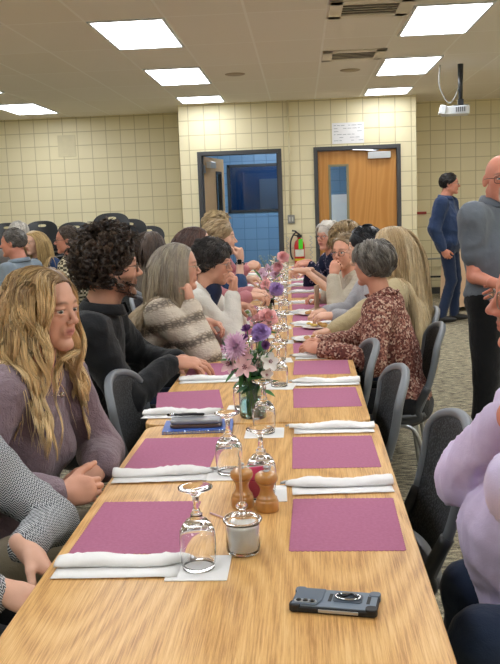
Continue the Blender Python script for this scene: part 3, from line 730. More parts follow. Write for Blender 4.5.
# ------------------------------------------------------------------ implicit surfaces -> meshes
def A(v): return np.array(v, dtype=np.float64)
def nrm(v): v = A(v); return v/(np.linalg.norm(v)+1e-12)
class SDF:
    def __init__(s, h): s.h = h; s.p = []
    def cap(s, a, b, ra, rb=None, k=.02, op=1): s.p.append(('c', A(a), A(b), ra, ra if rb is None else rb, k, op)); return s
    def ell(s, c, r, F=None, k=.02, op=1): s.p.append(('e', A(c), A(r), np.eye(3) if F is None else A(F), 0, k, op)); return s
    def grid(s):
        lo, hi = A([9e9]*3), A([-9e9]*3)
        for q in s.p:
            if q[6] < 0: continue
            if q[0] == 'c': 
                m = max(q[3], q[4]); lo = np.minimum(lo, np.minimum(q[1], q[2])-m); hi = np.maximum(hi, np.maximum(q[1], q[2])+m)
            else: m = q[2].max(); lo = np.minimum(lo, q[1]-m); hi = np.maximum(hi, q[1]+m)
        h = s.h; lo = lo-3*h; n = np.ceil((hi+3*h-lo)/h).astype(int)+1
        F = np.full(n, .5)
        ax = [lo[i]+h*np.arange(n[i]) for i in range(3)]
        for typ, a, b, c, d, k, op in s.p:
            if typ == 'c': m = max(c, d)+k+3*h; l, u = np.minimum(a, b)-m, np.maximum(a, b)+m
            else: m = b.max()+k+3*h; l, u = a-m, a+m
            i0 = np.clip(np.floor((l-lo)/h).astype(int), 0, n-1); i1 = np.clip(np.ceil((u-lo)/h).astype(int)+1, 1, n)
            if (i1 <= i0).any(): continue
            sl = tuple(slice(i0[i], i1[i]) for i in range(3))
            X = ax[0][sl[0]][:, None, None]; Y = ax[1][sl[1]][None, :, None]; Z = ax[2][sl[2]][None, None, :]
            if typ == 'c':
                ba = b-a; L = ba@ba+1e-12
                t = np.clip(((X-a[0])*ba[0]+(Y-a[1])*ba[1]+(Z-a[2])*ba[2])/L, 0, 1)
                D = np.sqrt((X-a[0]-t*ba[0])**2+(Y-a[1]-t*ba[1])**2+(Z-a[2]-t*ba[2])**2)-(c+(d-c)*t)
            else:
                x, y, z = X-a[0], Y-a[1], Z-a[2]
                q = [x*c[i][0]+y*c[i][1]+z*c[i][2] for i in range(3)]
                k0 = np.sqrt(sum((q[i]/b[i])**2 for i in range(3)))+1e-9; k1 = np.sqrt(sum((q[i]/b[i]**2)**2 for i in range(3)))+1e-9
                D = k0*(k0-1)/k1
            G = F[sl]
            if op > 0:
                hh = np.clip(.5+.5*(G-D)/k, 0, 1); F[sl] = G*(1-hh)+D*hh-k*hh*(1-hh)
            else:
                hh = np.clip(.5-.5*(G+D)/k, 0, 1); F[sl] = G*(1-hh)-D*hh+k*hh*(1-hh)
        return F, lo
    def mesh(s):
        F, lo = s.grid(); return snets(F, lo, s.h)
def snets(F, lo, h):
    S = F < 0; n = F.shape
    cn = [(i, j, k) for i in (0, 1) for j in (0, 1) for k in (0, 1)]
    def c(Arr, o): return Arr[o[0]:n[0]-1+o[0], o[1]:n[1]-1+o[1], o[2]:n[2]-1+o[2]]
    cnt = sum(c(S, o).astype(np.int8) for o in cn); M = (cnt > 0) & (cnt < 8)
    idx = np.full(M.shape, -1, dtype=np.int64); idx[M] = np.arange(M.sum())
    I = np.argwhere(M).astype(float); acc = np.zeros_like(I); w = np.zeros(len(I))
    for o in cn:
        for a in range(3):
            if o[a]: continue
            o2 = list(o); o2[a] = 1
            f0, f1 = c(F, o)[M], c(F, tuple(o2))[M]; cr = (f0 < 0) != (f1 < 0)
            t = np.where(cr, f0/(f0-f1+1e-15), 0); p = np.tile(A(o), (len(I), 1)); p[:, a] += t
            acc += p*cr[:, None]; w += cr
    verts = (I+acc/np.maximum(w, 1)[:, None])*h+lo
    quads = []
    for a in range(3):
        b, d = (a+1) % 3, (a+2) % 3
        s0 = [slice(None)]*3; s1 = [slice(None)]*3; s0[a] = slice(0, -1); s1[a] = slice(1, None)
        s0[b] = s1[b] = slice(1, n[b]-1); s0[d] = s1[d] = slice(1, n[d]-1)
        s0, s1 = tuple(s0), tuple(s1); ch = S[s0] != S[s1]; inside = S[s0][ch]
        P = np.argwhere(ch); P[:, b] += 1; P[:, d] += 1
        def g(db, dd):
            Q = P.copy(); Q[:, b] += db; Q[:, d] += dd; return idx[Q[:, 0], Q[:, 1], Q[:, 2]]
        q = np.stack([g(-1, -1), g(0, -1), g(0, 0), g(-1, 0)], 1)
        q[~inside] = q[~inside][:, ::-1]; quads.append(q)
    return verts, np.concatenate(quads)
def vnoise(P, seed=0):
    P = P+seed*7.31; i = np.floor(P).astype(np.int64); f = P-i; f = f*f*(3-2*f); r = 0
    for o in [(a, b, c) for a in (0, 1) for b in (0, 1) for c in (0, 1)]:
        q = i+A(o).astype(np.int64); hsh = (q[:, 0]*73856093 ^ q[:, 1]*19349663 ^ q[:, 2]*83492791) & 0xffff
        hsh = (hsh*(hsh*15731+789221)+1376312589) & 0xffff
        w = np.prod(np.where(A(o) > 0, f, 1-f), axis=1); r = r+w*hsh/65535.
    return r
def vnormals(v, q):
    nf = np.cross(v[q[:, 2]]-v[q[:, 0]], v[q[:, 3]]-v[q[:, 1]]); N = np.zeros_like(v)
    for k in range(4): np.add.at(N, q[:, k], nf)
    return N/(np.linalg.norm(N, axis=1)[:, None]+1e-12)
def wrinkle(v, q, amp=.006, sc=(9, 9, 9), seed=0):
    N = vnormals(v, q)
    a = 1-np.abs(2*vnoise(v*A(sc), seed)-1); b = 1-np.abs(2*vnoise(v*A(sc)*2.3, seed+3)-1)
    return v+N*((a**2-.35)*amp+(b**2-.35)*amp*.5)[:, None]
def mk(name, v, q, mat, parent=None, col=None, loc=None):
    me = bpy.data.meshes.new(name); k = q.shape[1]
    me.vertices.add(len(v)); me.vertices.foreach_set('co', v.astype(np.float32).ravel())
    me.loops.add(q.size); me.loops.foreach_set('vertex_index', q.astype(np.int32).ravel())
    me.polygons.add(len(q)); me.polygons.foreach_set('loop_start', (np.arange(len(q))*k).astype(np.int32))
    me.update(calc_edges=True)
    if col is not None:
        ca = me.color_attributes.new('Col', 'FLOAT_COLOR', 'POINT'); c4 = np.ones((len(v), 4)); c4[:, :3] = col
        ca.data.foreach_set('color', c4.astype(np.float32).ravel())
    return link(name, me, mat, parent, True, loc)
def lin(c): return A(srgb(c)[:3])
def attr_mat(name, rough=.5, spec=.4, noise=.08, bumpd=0, bscale=200, sss=0):
    t = NT(name); a = t.node('ShaderNodeAttribute'); a.attribute_name = 'Col'
    n = t.node('ShaderNodeTexNoise', Scale=40.0, Detail=4.0); t.link(t.obj(), n.inputs['Vector'])
    mp = t.node('ShaderNodeMapRange'); mp.inputs['To Min'].default_value = 1-noise*2; mp.inputs['To Max'].default_value = 1+noise*2; t.link(n.outputs['Fac'], mp.inputs['Value'])
    vm = t.node('ShaderNodeVectorMath', _operation='SCALE'); t.link(a.outputs['Color'], vm.inputs[0]); t.link(mp.outputs[0], vm.inputs['Scale'])
    t.link(vm.outputs[0], t.b.inputs['Base Color']); t.b.inputs['Roughness'].default_value = rough; t.b.inputs['Specular IOR Level'].default_value = spec
    if sss: t.b.inputs['Subsurface Weight'].default_value = sss; t.b.inputs['Subsurface Radius'].default_value = (.012, .005, .003); t.b.inputs['Subsurface Scale'].default_value = .5
    if bumpd:
        n2 = t.node('ShaderNodeTexNoise', Scale=float(bscale), Detail=3.0); t.link(t.obj(), n2.inputs['Vector']); t.bump(n2.outputs['Fac'], bumpd, .002)
    return t.m
SKIN = attr_mat('skin', .48, .35, .03, .12, 260); HAIR = attr_mat('hair', .42, .45, .1)
EYEM = attr_mat('eye', .12, .6, 0)
def frame3(yaw, pitch=0, roll=0):
    """rows: forward, left, up (pitch > 0 looks up)"""
    cy, sy, cp, sp = math.cos(yaw), math.sin(yaw), math.cos(pitch), math.sin(pitch)
    f = A([cy*cp, sy*cp, sp]); l = A([-sy, cy, 0]); u = np.cross(f, l)
    cr, sr = math.cos(roll), math.sin(roll); return np.array([f, l*cr+u*sr, u*cr-l*sr])
# ------------------------------------------------------------------ head
def sm(x, a, b): t = np.clip((x-a)/(b-a), 0, 1); return t*t*(3-2*t)
def head_sdf(S, H, F, fem=True, sc_=1.0, neck_to=None, fat=0, mouth=0):
    w = lambda f, l, u: A(H)+sc_*(A([f, l, u])@F)
    s = sc_; g = S
    g.ell(w(-.012, 0, .032), A([.098, .076, .083])*s, F, k=.01)
    g.ell(w(.028, 0, -.028), A([.060+fat*.3, (.0535 if fem else .057)+fat*.5, .078])*s, F, k=.03*s)
    jw = .047 if fem else .058
    for q in (-1, 1):
        g.cap(w(-.008, q*jw, -.055), w(.062, q*(.012 if fem else .018), -.098), .017*s+fat, .015*s, k=.022*s)
        g.ell(w(.048, q*.040, -.024), A([.026, .024, .024])*s, F, k=.02*s)
        g.ell(w(.035, q*.040, -.055), A([.028, .020+fat, .03])*s, F, k=.02*s)
    g.ell(w(.073, 0, -.100), A([.016, .020 if fem else .025, .014])*s, F, k=.015*s)
    g.cap(w(.075, -.030, .022), w(.075, .030, .022), .011*s, k=.018*s)
    for q in (-1, 1): g.ell(w(.098, q*.031, .003), A([.020, .017, .0115])*s, F, k=.012*s, op=-1)
    for q in (-1, 1):
        g.ell(w(.0725, q*.031, .0085), A([.0165, .0185, .0068])*s, F, k=.006*s)
        g.ell(w(.0715, q*.031, -.0075), A([.0155, .0175, .0055])*s, F, k=.006*s)
    n = 1.0 if fem else 1.12
    g.cap(w(.080, 0, .014), w(.1055*1, 0, -.026), .0062*s*n, .0082*s*n, k=.009*s)
    g.ell(w(.104, 0, -.029), A([.0105, .0085, .0085])*s*n, F, k=.006*s)
    for q in (-1, 1): g.ell(w(.094, q*.0115*n, -.033), A([.0095, .0068, .0068])*s*n, F, k=.006*s)
    g.ell(w(.078, 0, -.058), A([.011, .026, .018])*s, F, k=.012*s)
    g.cap(w(.080, -.022, -.0580), w(.0872, 0, -.0552), .0034*s, .0048*s, k=.005*s); g.cap(w(.080, .022, -.0580), w(.0872, 0, -.0552), .0034*s, .0048*s, k=.005*s)
    g.cap(w(.080, -.018, -.0640), w(.0858, 0, -.0662), .0036*s, .0052*s, k=.005*s); g.cap(w(.080, .018, -.0640), w(.0858, 0, -.0662), .0036*s, .0052*s, k=.005*s)
    g.cap(w(.092, -.023, -.0608), w(.092, .023, -.0608), .0026*s+mouth, k=.004*s, op=-1)
    for q in (-1, 1):
        Fe = frame3(0, 0, 0); 
        g.ell(w(-.008, q*.079, -.004), A([.019, .0095, .033])*s, np.array([F[0]*.95-F[2]*.3, F[1]+F[0]*.35*q, F[2]*.95+F[0]*.3]), k=.006*s)
        g.ell(w(-.003, q*.089, .0), A([.010, .0055, .018])*s, F, k=.004*s, op=-1)
    if neck_to is not None:
        r = .052 if fem else .062
        g.cap(w(-.022, 0, -.065), neck_to, r*s, r*1.08*s, k=.03*s)
    return w
def head_cols(v, H, F, sc_, skin, lips, brow, blush=.2, beard=None):
    L = (v-A(H))@F.T/sc_; f, l, u = L[:, 0], L[:, 1], L[:, 2]; al = np.abs(l)
    c = np.tile(lin(skin), (len(v), 1))
    def mixc(m, col, keep=1): 
        nonlocal c
        m = np.clip(m, 0, 1)[:, None]*keep; c = c*(1-m)+lin(col)*m
    mixc(np.exp(-(((al-.043)/.018)**2+((u+.03)/.018)**2))*(f > .02), 'd88874', blush)
    mixc(np.exp(-((l/.012)**2+((u+.03)/.012)**2))*(f > .09), 'd68672', blush)
    mixc((f > .078)*np.exp(-((l/.021)**4+((u+.0605)/.0105)**4)), lips, .85)
    mixc((f > .078)*np.exp(-((l/.018)**4+((u+.0605)/.0016)**2)), '5a2b28', .7)
    bz = .0205+.0045*np.cos((al-.03)/.02*1.6)
    mixc((f > .05)*np.exp(-(((al-.032)/.020)**4+((u-bz)/.0036)**2)), brow, .75)
    # lash line / lid rim
    mixc((f > .06)*np.exp(-(((al-.031)/.015)**4+((u-.0040)/.0028)**2)), '2c1c18', .85)
    mixc((f > .06)*np.exp(-(((al-.031)/.014)**4+((u+.0040)/.0018)**2)), '4a2e26', .55)
    if beard:
        m = sm(-u, .028, .045)*sm(f, -.015, .02)*(1-np.exp(-((l/.019)**4+((u+.0605)/.008)**4)))
        if beard[1] == 'goatee': m = (f > .05)*sm(.034-al, 0, .008)*sm(-u, .038, .044)*(1-np.exp(-((l/.017)**4+((u+.0605)/.006)**4)))
        if beard[1] == 'moustache': m = (f > .07)*sm(.03-al, 0, .008)*np.exp(-(((u+.046)/.007)**2))
        nz = .75+.5*vnoise(L*300, 3); mixc(m*nz, beard[0], beard[2])
    return c
def eyes(parent, w, F, s, iris, look=(1, 0, 0)):
    lk = nrm(A(look)@F)
    for q in (-1, 1):
        bm = bmesh.new(); bmesh.ops.create_uvsphere(bm, u_segments=20, v_segments=14, radius=.0125*s)
        me = bpy.data.meshes.new('eyeball'); bm.to_mesh(me); bm.free()
        v = A([x.co for x in me.vertices]); d = (v/(.0125*s))@lk
        col = np.tile(lin('e6ddd6'), (len(v), 1)); col[d > .86] = lin(iris); col[d > .965] = lin('0a0808')
        ca = me.color_attributes.new('Col', 'FLOAT_COLOR', 'POINT'); ca.data.foreach_set('color', np.c_[col, np.ones(len(v))].astype(np.float32).ravel())
        me.transform(Matrix.Translation(V(w(.0735, q*.031, .0))))
        link('eyeball', me, EYEM, parent)
def glasses(parent, w, F, s, col='2b2b2e', r=.021, thick=.0013, rect=False, col2=None):
    root = None; fm = simple('spectacle '+col, col, .3, .3)
    M = Matrix(((F[0][0], F[1][0], F[2][0]), (F[0][1], F[1][1], F[2][1]), (F[0][2], F[1][2], F[2][2])))
    bm = bmesh.new()
    for q in (-1, 1):
        pts = []
        for k in range(25):
            a = 2*PI*k/24; e = lambda v: math.copysign(abs(v)**.7, v)
            pts.append(w(.094-.3*abs((q*.033+r*1.1*e(math.cos(a))))**1*.3, q*.033+r*1.12*e(math.cos(a)), -.004+r*.85*e(math.sin(a))))
        tube(bm, [tuple(p) for p in pts], thick*s*1.2, 6, False)
    tube(bm, [tuple(w(.104, -.011, .002)), tuple(w(.108, 0, .006)), tuple(w(.104, .011, .002))], thick*s*1.2, 6)
    fr = obj('glasses_frame', bm, fm, parent, smooth=True)
    for q in (-1, 1):
        obj('temple_arm', TB([tuple(w(.097, q*.060, .003)), tuple(w(.05, q*.077, .004)), tuple(w(-.005, q*.083, .002)), tuple(w(-.018, q*.083, -.016))], thick*s*1.3, 6), fm, fr, smooth=True)
        pts = [tuple(w(.0925, q*.033+r*1.08*math.copysign(abs(math.cos(a))**.7, math.cos(a)), -.004+r*.82*math.copysign(abs(math.sin(a))**.7, math.sin(a)))) for a in np.linspace(0, 2*PI, 24, endpoint=False)]
        bm = bmesh.new(); a_ = [bm.verts.new(p) for p in pts]; b_ = [bm.verts.new(tuple(A(p)+F[0]*.0008)) for p in pts]
        bm.faces.new(a_); bm.faces.new(b_[::-1])
        for k in range(24): bm.faces.new((a_[k], b_[k], b_[(k+1) % 24], a_[(k+1) % 24]))
        obj('lens', bm, GLT, fr)
t = NT('thin lens'); t.b.inputs['Base Color'].default_value = (1, 1, 1, 1); t.b.inputs['Transmission Weight'].default_value = 1; t.b.inputs['IOR'].default_value = 1.06; t.b.inputs['Roughness'].default_value = 0; GLT = t.m
# ------------------------------------------------------------------ hands
def hand(W, D, Np, side, curls, h=.005, s=1.0, spread=.10, thumb=(.5, .35), fcurl=None):
    """W wrist, D towards the knuckles, Np palm normal (out of the palm); side +1: thumb on cross(D, Np)"""
    D = nrm(D); Np = nrm(A(Np)-D*(A(Np)@D)); T = np.cross(D, Np)*side; S = SDF(h); W = A(W)
    P = lambda d, t, n: W+s*(D*d+T*t+Np*n)
    S.ell(P(.045, 0, -.002), A([.052, .040, .0145])*s, np.array([D, T, Np]), k=.01)
    S.ell(P(.045, .022, .006), A([.036, .016, .015])*s, np.array([nrm(D+T*.35), nrm(T-D*.35), Np]), k=.012)
    S.cap(P(-.03, 0, 0), P(.02, 0, 0), .025*s, .026*s, k=.02)
    base = [(.086, .028), (.091, .0095), (.088, -.0095), (.079, -.027)]
    Ls = [(.036, .023, .020), (.041, .026, .021), (.038, .024, .020), (.030, .019, .018)]; rr = [.0088, .0091, .0086, .0078]
    for i in range(4):
        a = P(base[i][0]-.012, base[i][1]*.98, -.002); ang = 0; sp = (1.5-i)*spread
        S.cap(P(.03, base[i][1]*.8, -.003), a, .011*s, rr[i]*1.08*s, k=.008)
        for j in range(3):
            c = curls[i] if not isinstance(curls[i], (tuple, list)) else curls[i][j]
            ang += c*(1.0, 1.15, .8)[j]
            d = D*math.cos(ang)+Np*math.sin(ang); d = nrm(d+T*sp*(1 if j == 0 else .4)); 
            b = a+d*Ls[i][j]*s*(1.12 if j == 0 else 1); S.cap(a, b, rr[i]*s*(1-.07*j), rr[i]*s*(.93-.08*j), k=.0035); a = b
    o_, c_ = thumb
    a = P(.022, .026, .006); d1 = nrm(D*.75+T*(.75-.5*c_)+Np*(.25+c_)*o_*1.6); b = a+d1*.040*s; S.cap(a, b, .0145*s, .0115*s, k=.01)
    d2 = nrm(d1-T*.35*(c_+.4)+D*.25+Np*.5*c_); c = b+d2*.032*s; S.cap(b, c, .0108*s, .0098*s, k=.004)
    d3 = nrm(d2-T*.4*(c_)+Np*.4*c_); S.cap(c, c+d3*.024*s, .0098*s, .0078*s, k=.004)
    return S.mesh()
def ik(a, b, l1, l2, pole):
    a, b = A(a), A(b); d = b-a; L = min(np.linalg.norm(d), (l1+l2)*.999); u = nrm(d)
    x = (l1*l1-l2*l2+L*L)/(2*L); y = math.sqrt(max(l1*l1-x*x, 1e-6)); pl = A(pole)-u*(A(pole)@u)
    return a+u*x+nrm(pl)*y, a+u*L
# ------------------------------------------------------------------ hair
def hair_strands(parent, H, F, s, st, colliders, seed=1, name='hair'):
    rs = np.random.RandomState(seed); N = st.get('n', 1500); K = st.get('k', 12); L0 = st['len']; wd = st.get('w', .0022)
    kind = st['kind']; C = A([-.012, 0, .032]); R = A([.100, .079, .086])
    v = rs.normal(size=(N*6, 3)); v /= np.linalg.norm(v, axis=1)[:, None]; P = C+v*R
    hl = st.get('hair_f', .0)
    front = .058+hl; 
    lim = np.where(P[:, 2] > .0, P[:, 0]-(P[:, 2]*.62+.018+hl), P[:, 0]-(.012+hl))
    ok = (lim < 0) & (P[:, 2] > st.get('nape', -.055)) 
    ok &= ~((np.abs(P[:, 1]) > .06) & (P[:, 0] > -.018) & (P[:, 0] < .012) & (P[:, 2] < .004))
    if st.get('bald'): ok &= P[:, 2] < st['bald']
    P, v = P[ok][:N], v[ok][:N]; N = len(P)
    nl = st.get('locks', 70); cen = rs.choice(N, min(nl, N), replace=False); lock = np.argmin(((P[:, None]-P[cen][None])**2).sum(2), 1)
    ph = rs.rand(len(cen))*6.28; wv = .7+.6*rs.rand(len(cen)); lvar = (.85+.3*rs.rand(len(cen)))[lock]*(.92+.16*rs.rand(N))
    L = L0*lvar; part = st.get('part', .0); th = st.get('thick', .02)
    G = A([0, 0, -1.0])@F.T   # gravity in the head frame
    T = np.zeros((K, N, 3)); T[0] = P; sgn = np.where(P[:, 1]-part >= 0, 1., -1.)
    n0 = v/np.linalg.norm(v/R, axis=1)[:, None]; n0 = (v/R); n0 /= np.linalg.norm(n0, axis=1)[:, None]
    if kind == 'long': d = n0*.35+np.c_[-.45*np.ones(N), sgn*st.get('lat', .5), .05*np.ones(N)]; 
    elif kind == 'curly': d = n0+.25*rs.normal(size=(N, 3))
    elif kind == 'pony': d = n0*.15+np.c_[-1*np.ones(N), -P[:, 1]*5, (.02-P[:, 2])*3]
    elif kind == 'bob': d = n0*.5+np.c_[st.get('fwd', -.1)*np.ones(N), sgn*.6, .05*np.ones(N)]
    else: 
        cb = A(st.get('comb', (-.9, 0, -.3))); cb = np.tile(cb, (N, 1)); cb[:, 1] += sgn*st.get('side', .25); d = cb+n0*st.get('lift', .25)+.18*rs.normal(size=(N, 3))
    d /= np.linalg.norm(d, axis=1)[:, None]; off = th*(.25+.75*rs.rand(N)**.7)
    if kind == 'short': off = off*1.0
    p = P.copy(); seg = L/(K-1)
    cw = [(A(a), A(b), r) for a, b, r in colliders]
    for k in range(1, K):
        g = st.get('grav', {'long': .55, 'curly': .05, 'bob': .45, 'pony': .25}.get(kind, .08))
        d = d+G*g+.03*rs.normal(size=(N, 3))
        if kind == 'short':
            q = (p-C)/R; q /= np.linalg.norm(q, axis=1)[:, None]; nn = q/R; nn /= np.linalg.norm(nn, axis=1)[:, None]; d -= nn*np.clip((d*nn).sum(1), st.get('lift', .25)*.3, 9)[:, None]*.8
        d /= np.linalg.norm(d, axis=1)[:, None]; p = p+d*seg[:, None]
        fr = min(1, k/4)
        Re = R[None]+(off*fr)[:, None]; q = (p-C)/Re; m = np.linalg.norm(q, axis=1)
        ins = m < 1; p[ins] = C+(p[ins]-C)/m[ins][:, None]
        if kind in ('long', 'bob'):   # keep the face free
            fw = st.get('face', .052); a_ = (p[:, 0] > .015) & (np.abs(p[:, 1]) < fw) & (p[:, 2] < .055); p[a_, 1] = sgn[a_]*(fw+.004*rs.rand(a_.sum()))
            Rj = A([.062, .060, .080])+.006; q = (p-A([.025, 0, -.035]))/Rj; m = np.linalg.norm(q, axis=1); ins = m < 1; p[ins, 1] = p[ins, 1]/np.maximum(m[ins], .4)
        if cw and k > 2:
            Wp = A(H)+s*(p@F)
            for a, b, r in cw:
                ba = b-a; t = np.clip(((Wp-a)@ba)/(ba@ba), 0, 1); x = Wp-a-t[:, None]*ba; m = np.linalg.norm(x, axis=1); rr = r+off*.5; ins = m < rr
                Wp[ins] = (a+t[:, None]*ba)[ins]+x[ins]/m[ins][:, None]*rr[ins][:, None]
            p = (Wp-A(H))@F.T/s
        d2 = p-T[k-1]; nn = np.linalg.norm(d2, axis=1)[:, None]; d = d2/np.maximum(nn, 1e-6); T[k] = p
    cl = st.get('clump', .5)
    if cl:
        ss = np.linspace(0, 1, K)[:, None, None]; lead = T[:, cen][:, lock]; T = T+(lead-T)*np.minimum(ss*1.3, 1)*cl
    am = st.get('wave', 0)
    if am:
        ss = np.linspace(0, 1, K)[:, None]; fq = st.get('freq', 3)*wv[lock][None]; a_ = am*np.minimum(ss*2.2, 1)
        T[:, :, 0] += a_*np.sin(ss*fq*6.28+ph[lock][None]); T[:, :, 1] += a_*.8*np.cos(ss*fq*6.28+ph[lock][None]*1.7)
    if kind == 'curly':
        ss = np.linspace(0, 1, K)[:, None]; rh = st.get('curl', .010); an = ss*6.28*st.get('turns', 1.8)+ph[lock][None]
        e1 = np.cross(n0, A([.3, .5, .8])); e1 /= np.linalg.norm(e1, axis=1)[:, None]; e2 = np.cross(n0, e1); ax = ss*0
        T = T+rh*np.minimum(ss*3, 1)[:, :, None]*(np.cos(an)[:, :, None]*e1[None]+np.sin(an)[:, :, None]*e2[None])
    if kind in ('long', 'bob'):
        fw = st.get('face', .052); bx = (T[:, :, 0] > .02) & (np.abs(T[:, :, 1]) < fw) & (T[:, :, 2] < .05) & (T[:, :, 2] > -.135)
        T[:, :, 1] = np.where(bx, np.broadcast_to(sgn, bx.shape)*fw, T[:, :, 1])
    Wt = A(H)+s*(T@F)
    # triangular tubes
    tg = np.gradient(Wt, axis=0); tg /= np.linalg.norm(tg, axis=2)[:, :, None]+1e-9
    ref = A([.31, .22, .92]); x = np.cross(tg, ref); x /= np.linalg.norm(x, axis=2)[:, :, None]+1e-9; y = np.cross(tg, x)
    ss = np.linspace(0, 1, K); rad_ = wd*(.75+.25*np.sin(ss*PI))*(1-.75*np.clip((ss-.8)/.2, 0, 1))
    vv = np.zeros((K, N, 3, 3))
    for j in range(3):
        a = 2*PI*j/3; vv[:, :, j] = Wt+(x*math.cos(a)+y*math.sin(a))*rad_[:, None, None]
    idx = np.arange(K*N*3).reshape(K, N, 3); qs = []
    for j in range(3): j2 = (j+1) % 3; qs.append(np.stack([idx[:-1, :, j], idx[:-1, :, j2], idx[1:, :, j2], idx[1:, :, j]], -1).reshape(-1, 4))
    cols = [lin(c) for c in st['cols']]; ci = rs.randint(0, len(cols), len(cen))[lock]; mixr = rs.rand(N)
    ci2 = rs.randint(0, len(cols), N); base = np.array(cols)[ci]*.55+np.array(cols)[ci2]*.45
    tip = lin(st['tip']) if 'tip' in st else None; root = lin(st['root']) if 'root' in st else None
    cc = np.repeat(base[None], K, 0)
    if tip is not None: cc = cc*(1-.7*ss[:, None, None])+tip*.7*ss[:, None, None]
    if root is not None: r_ = np.clip(1-ss/.3, 0, 1)[:, None, None]*.75; cc = cc*(1-r_)+root*r_
    cc = np.repeat(cc[:, :, None], 3, 2).reshape(-1, 3)
    return mk(name, vv.reshape(-1, 3), np.concatenate(qs), HAIR, parent, cc)
def hair_cap(parent, H, F, s, st, h, col):
    """scalp mass under the strands: its outline follows the hairline"""
    S = SDF(h); w = lambda f, l, u: A(H)+s*(A([f, l, u])@F); e = st.get('cap', .003); C = A([-.012, 0, .032])
    S.ell(w(-.012, 0, .032), (A([.100, .079, .086])+e)*s, F, k=.01)
    v, q = S.mesh(); L = (v-A(H))@F.T/s; hf = st.get('hair_f', 0)
    keep = np.where(L[:, 2] > 0, L[:, 0] < L[:, 2]*.62+.018+hf, L[:, 0] < .008+hf) & (L[:, 2] > st.get('nape', -.055)) & ~((np.abs(L[:, 1]) > .062) & (L[:, 0] > -.018) & (L[:, 2] < .0))
    if st.get('bald'): keep &= L[:, 2] < st['bald']
    # pull unkept vertices under the skin so the edge sinks in cleanly
    v = np.where(keep[:, None], v, w(-.012, 0, .032)+(v-w(-.012, 0, .032))*.9)
    return v, q, np.tile(lin(col), (len(v), 1))
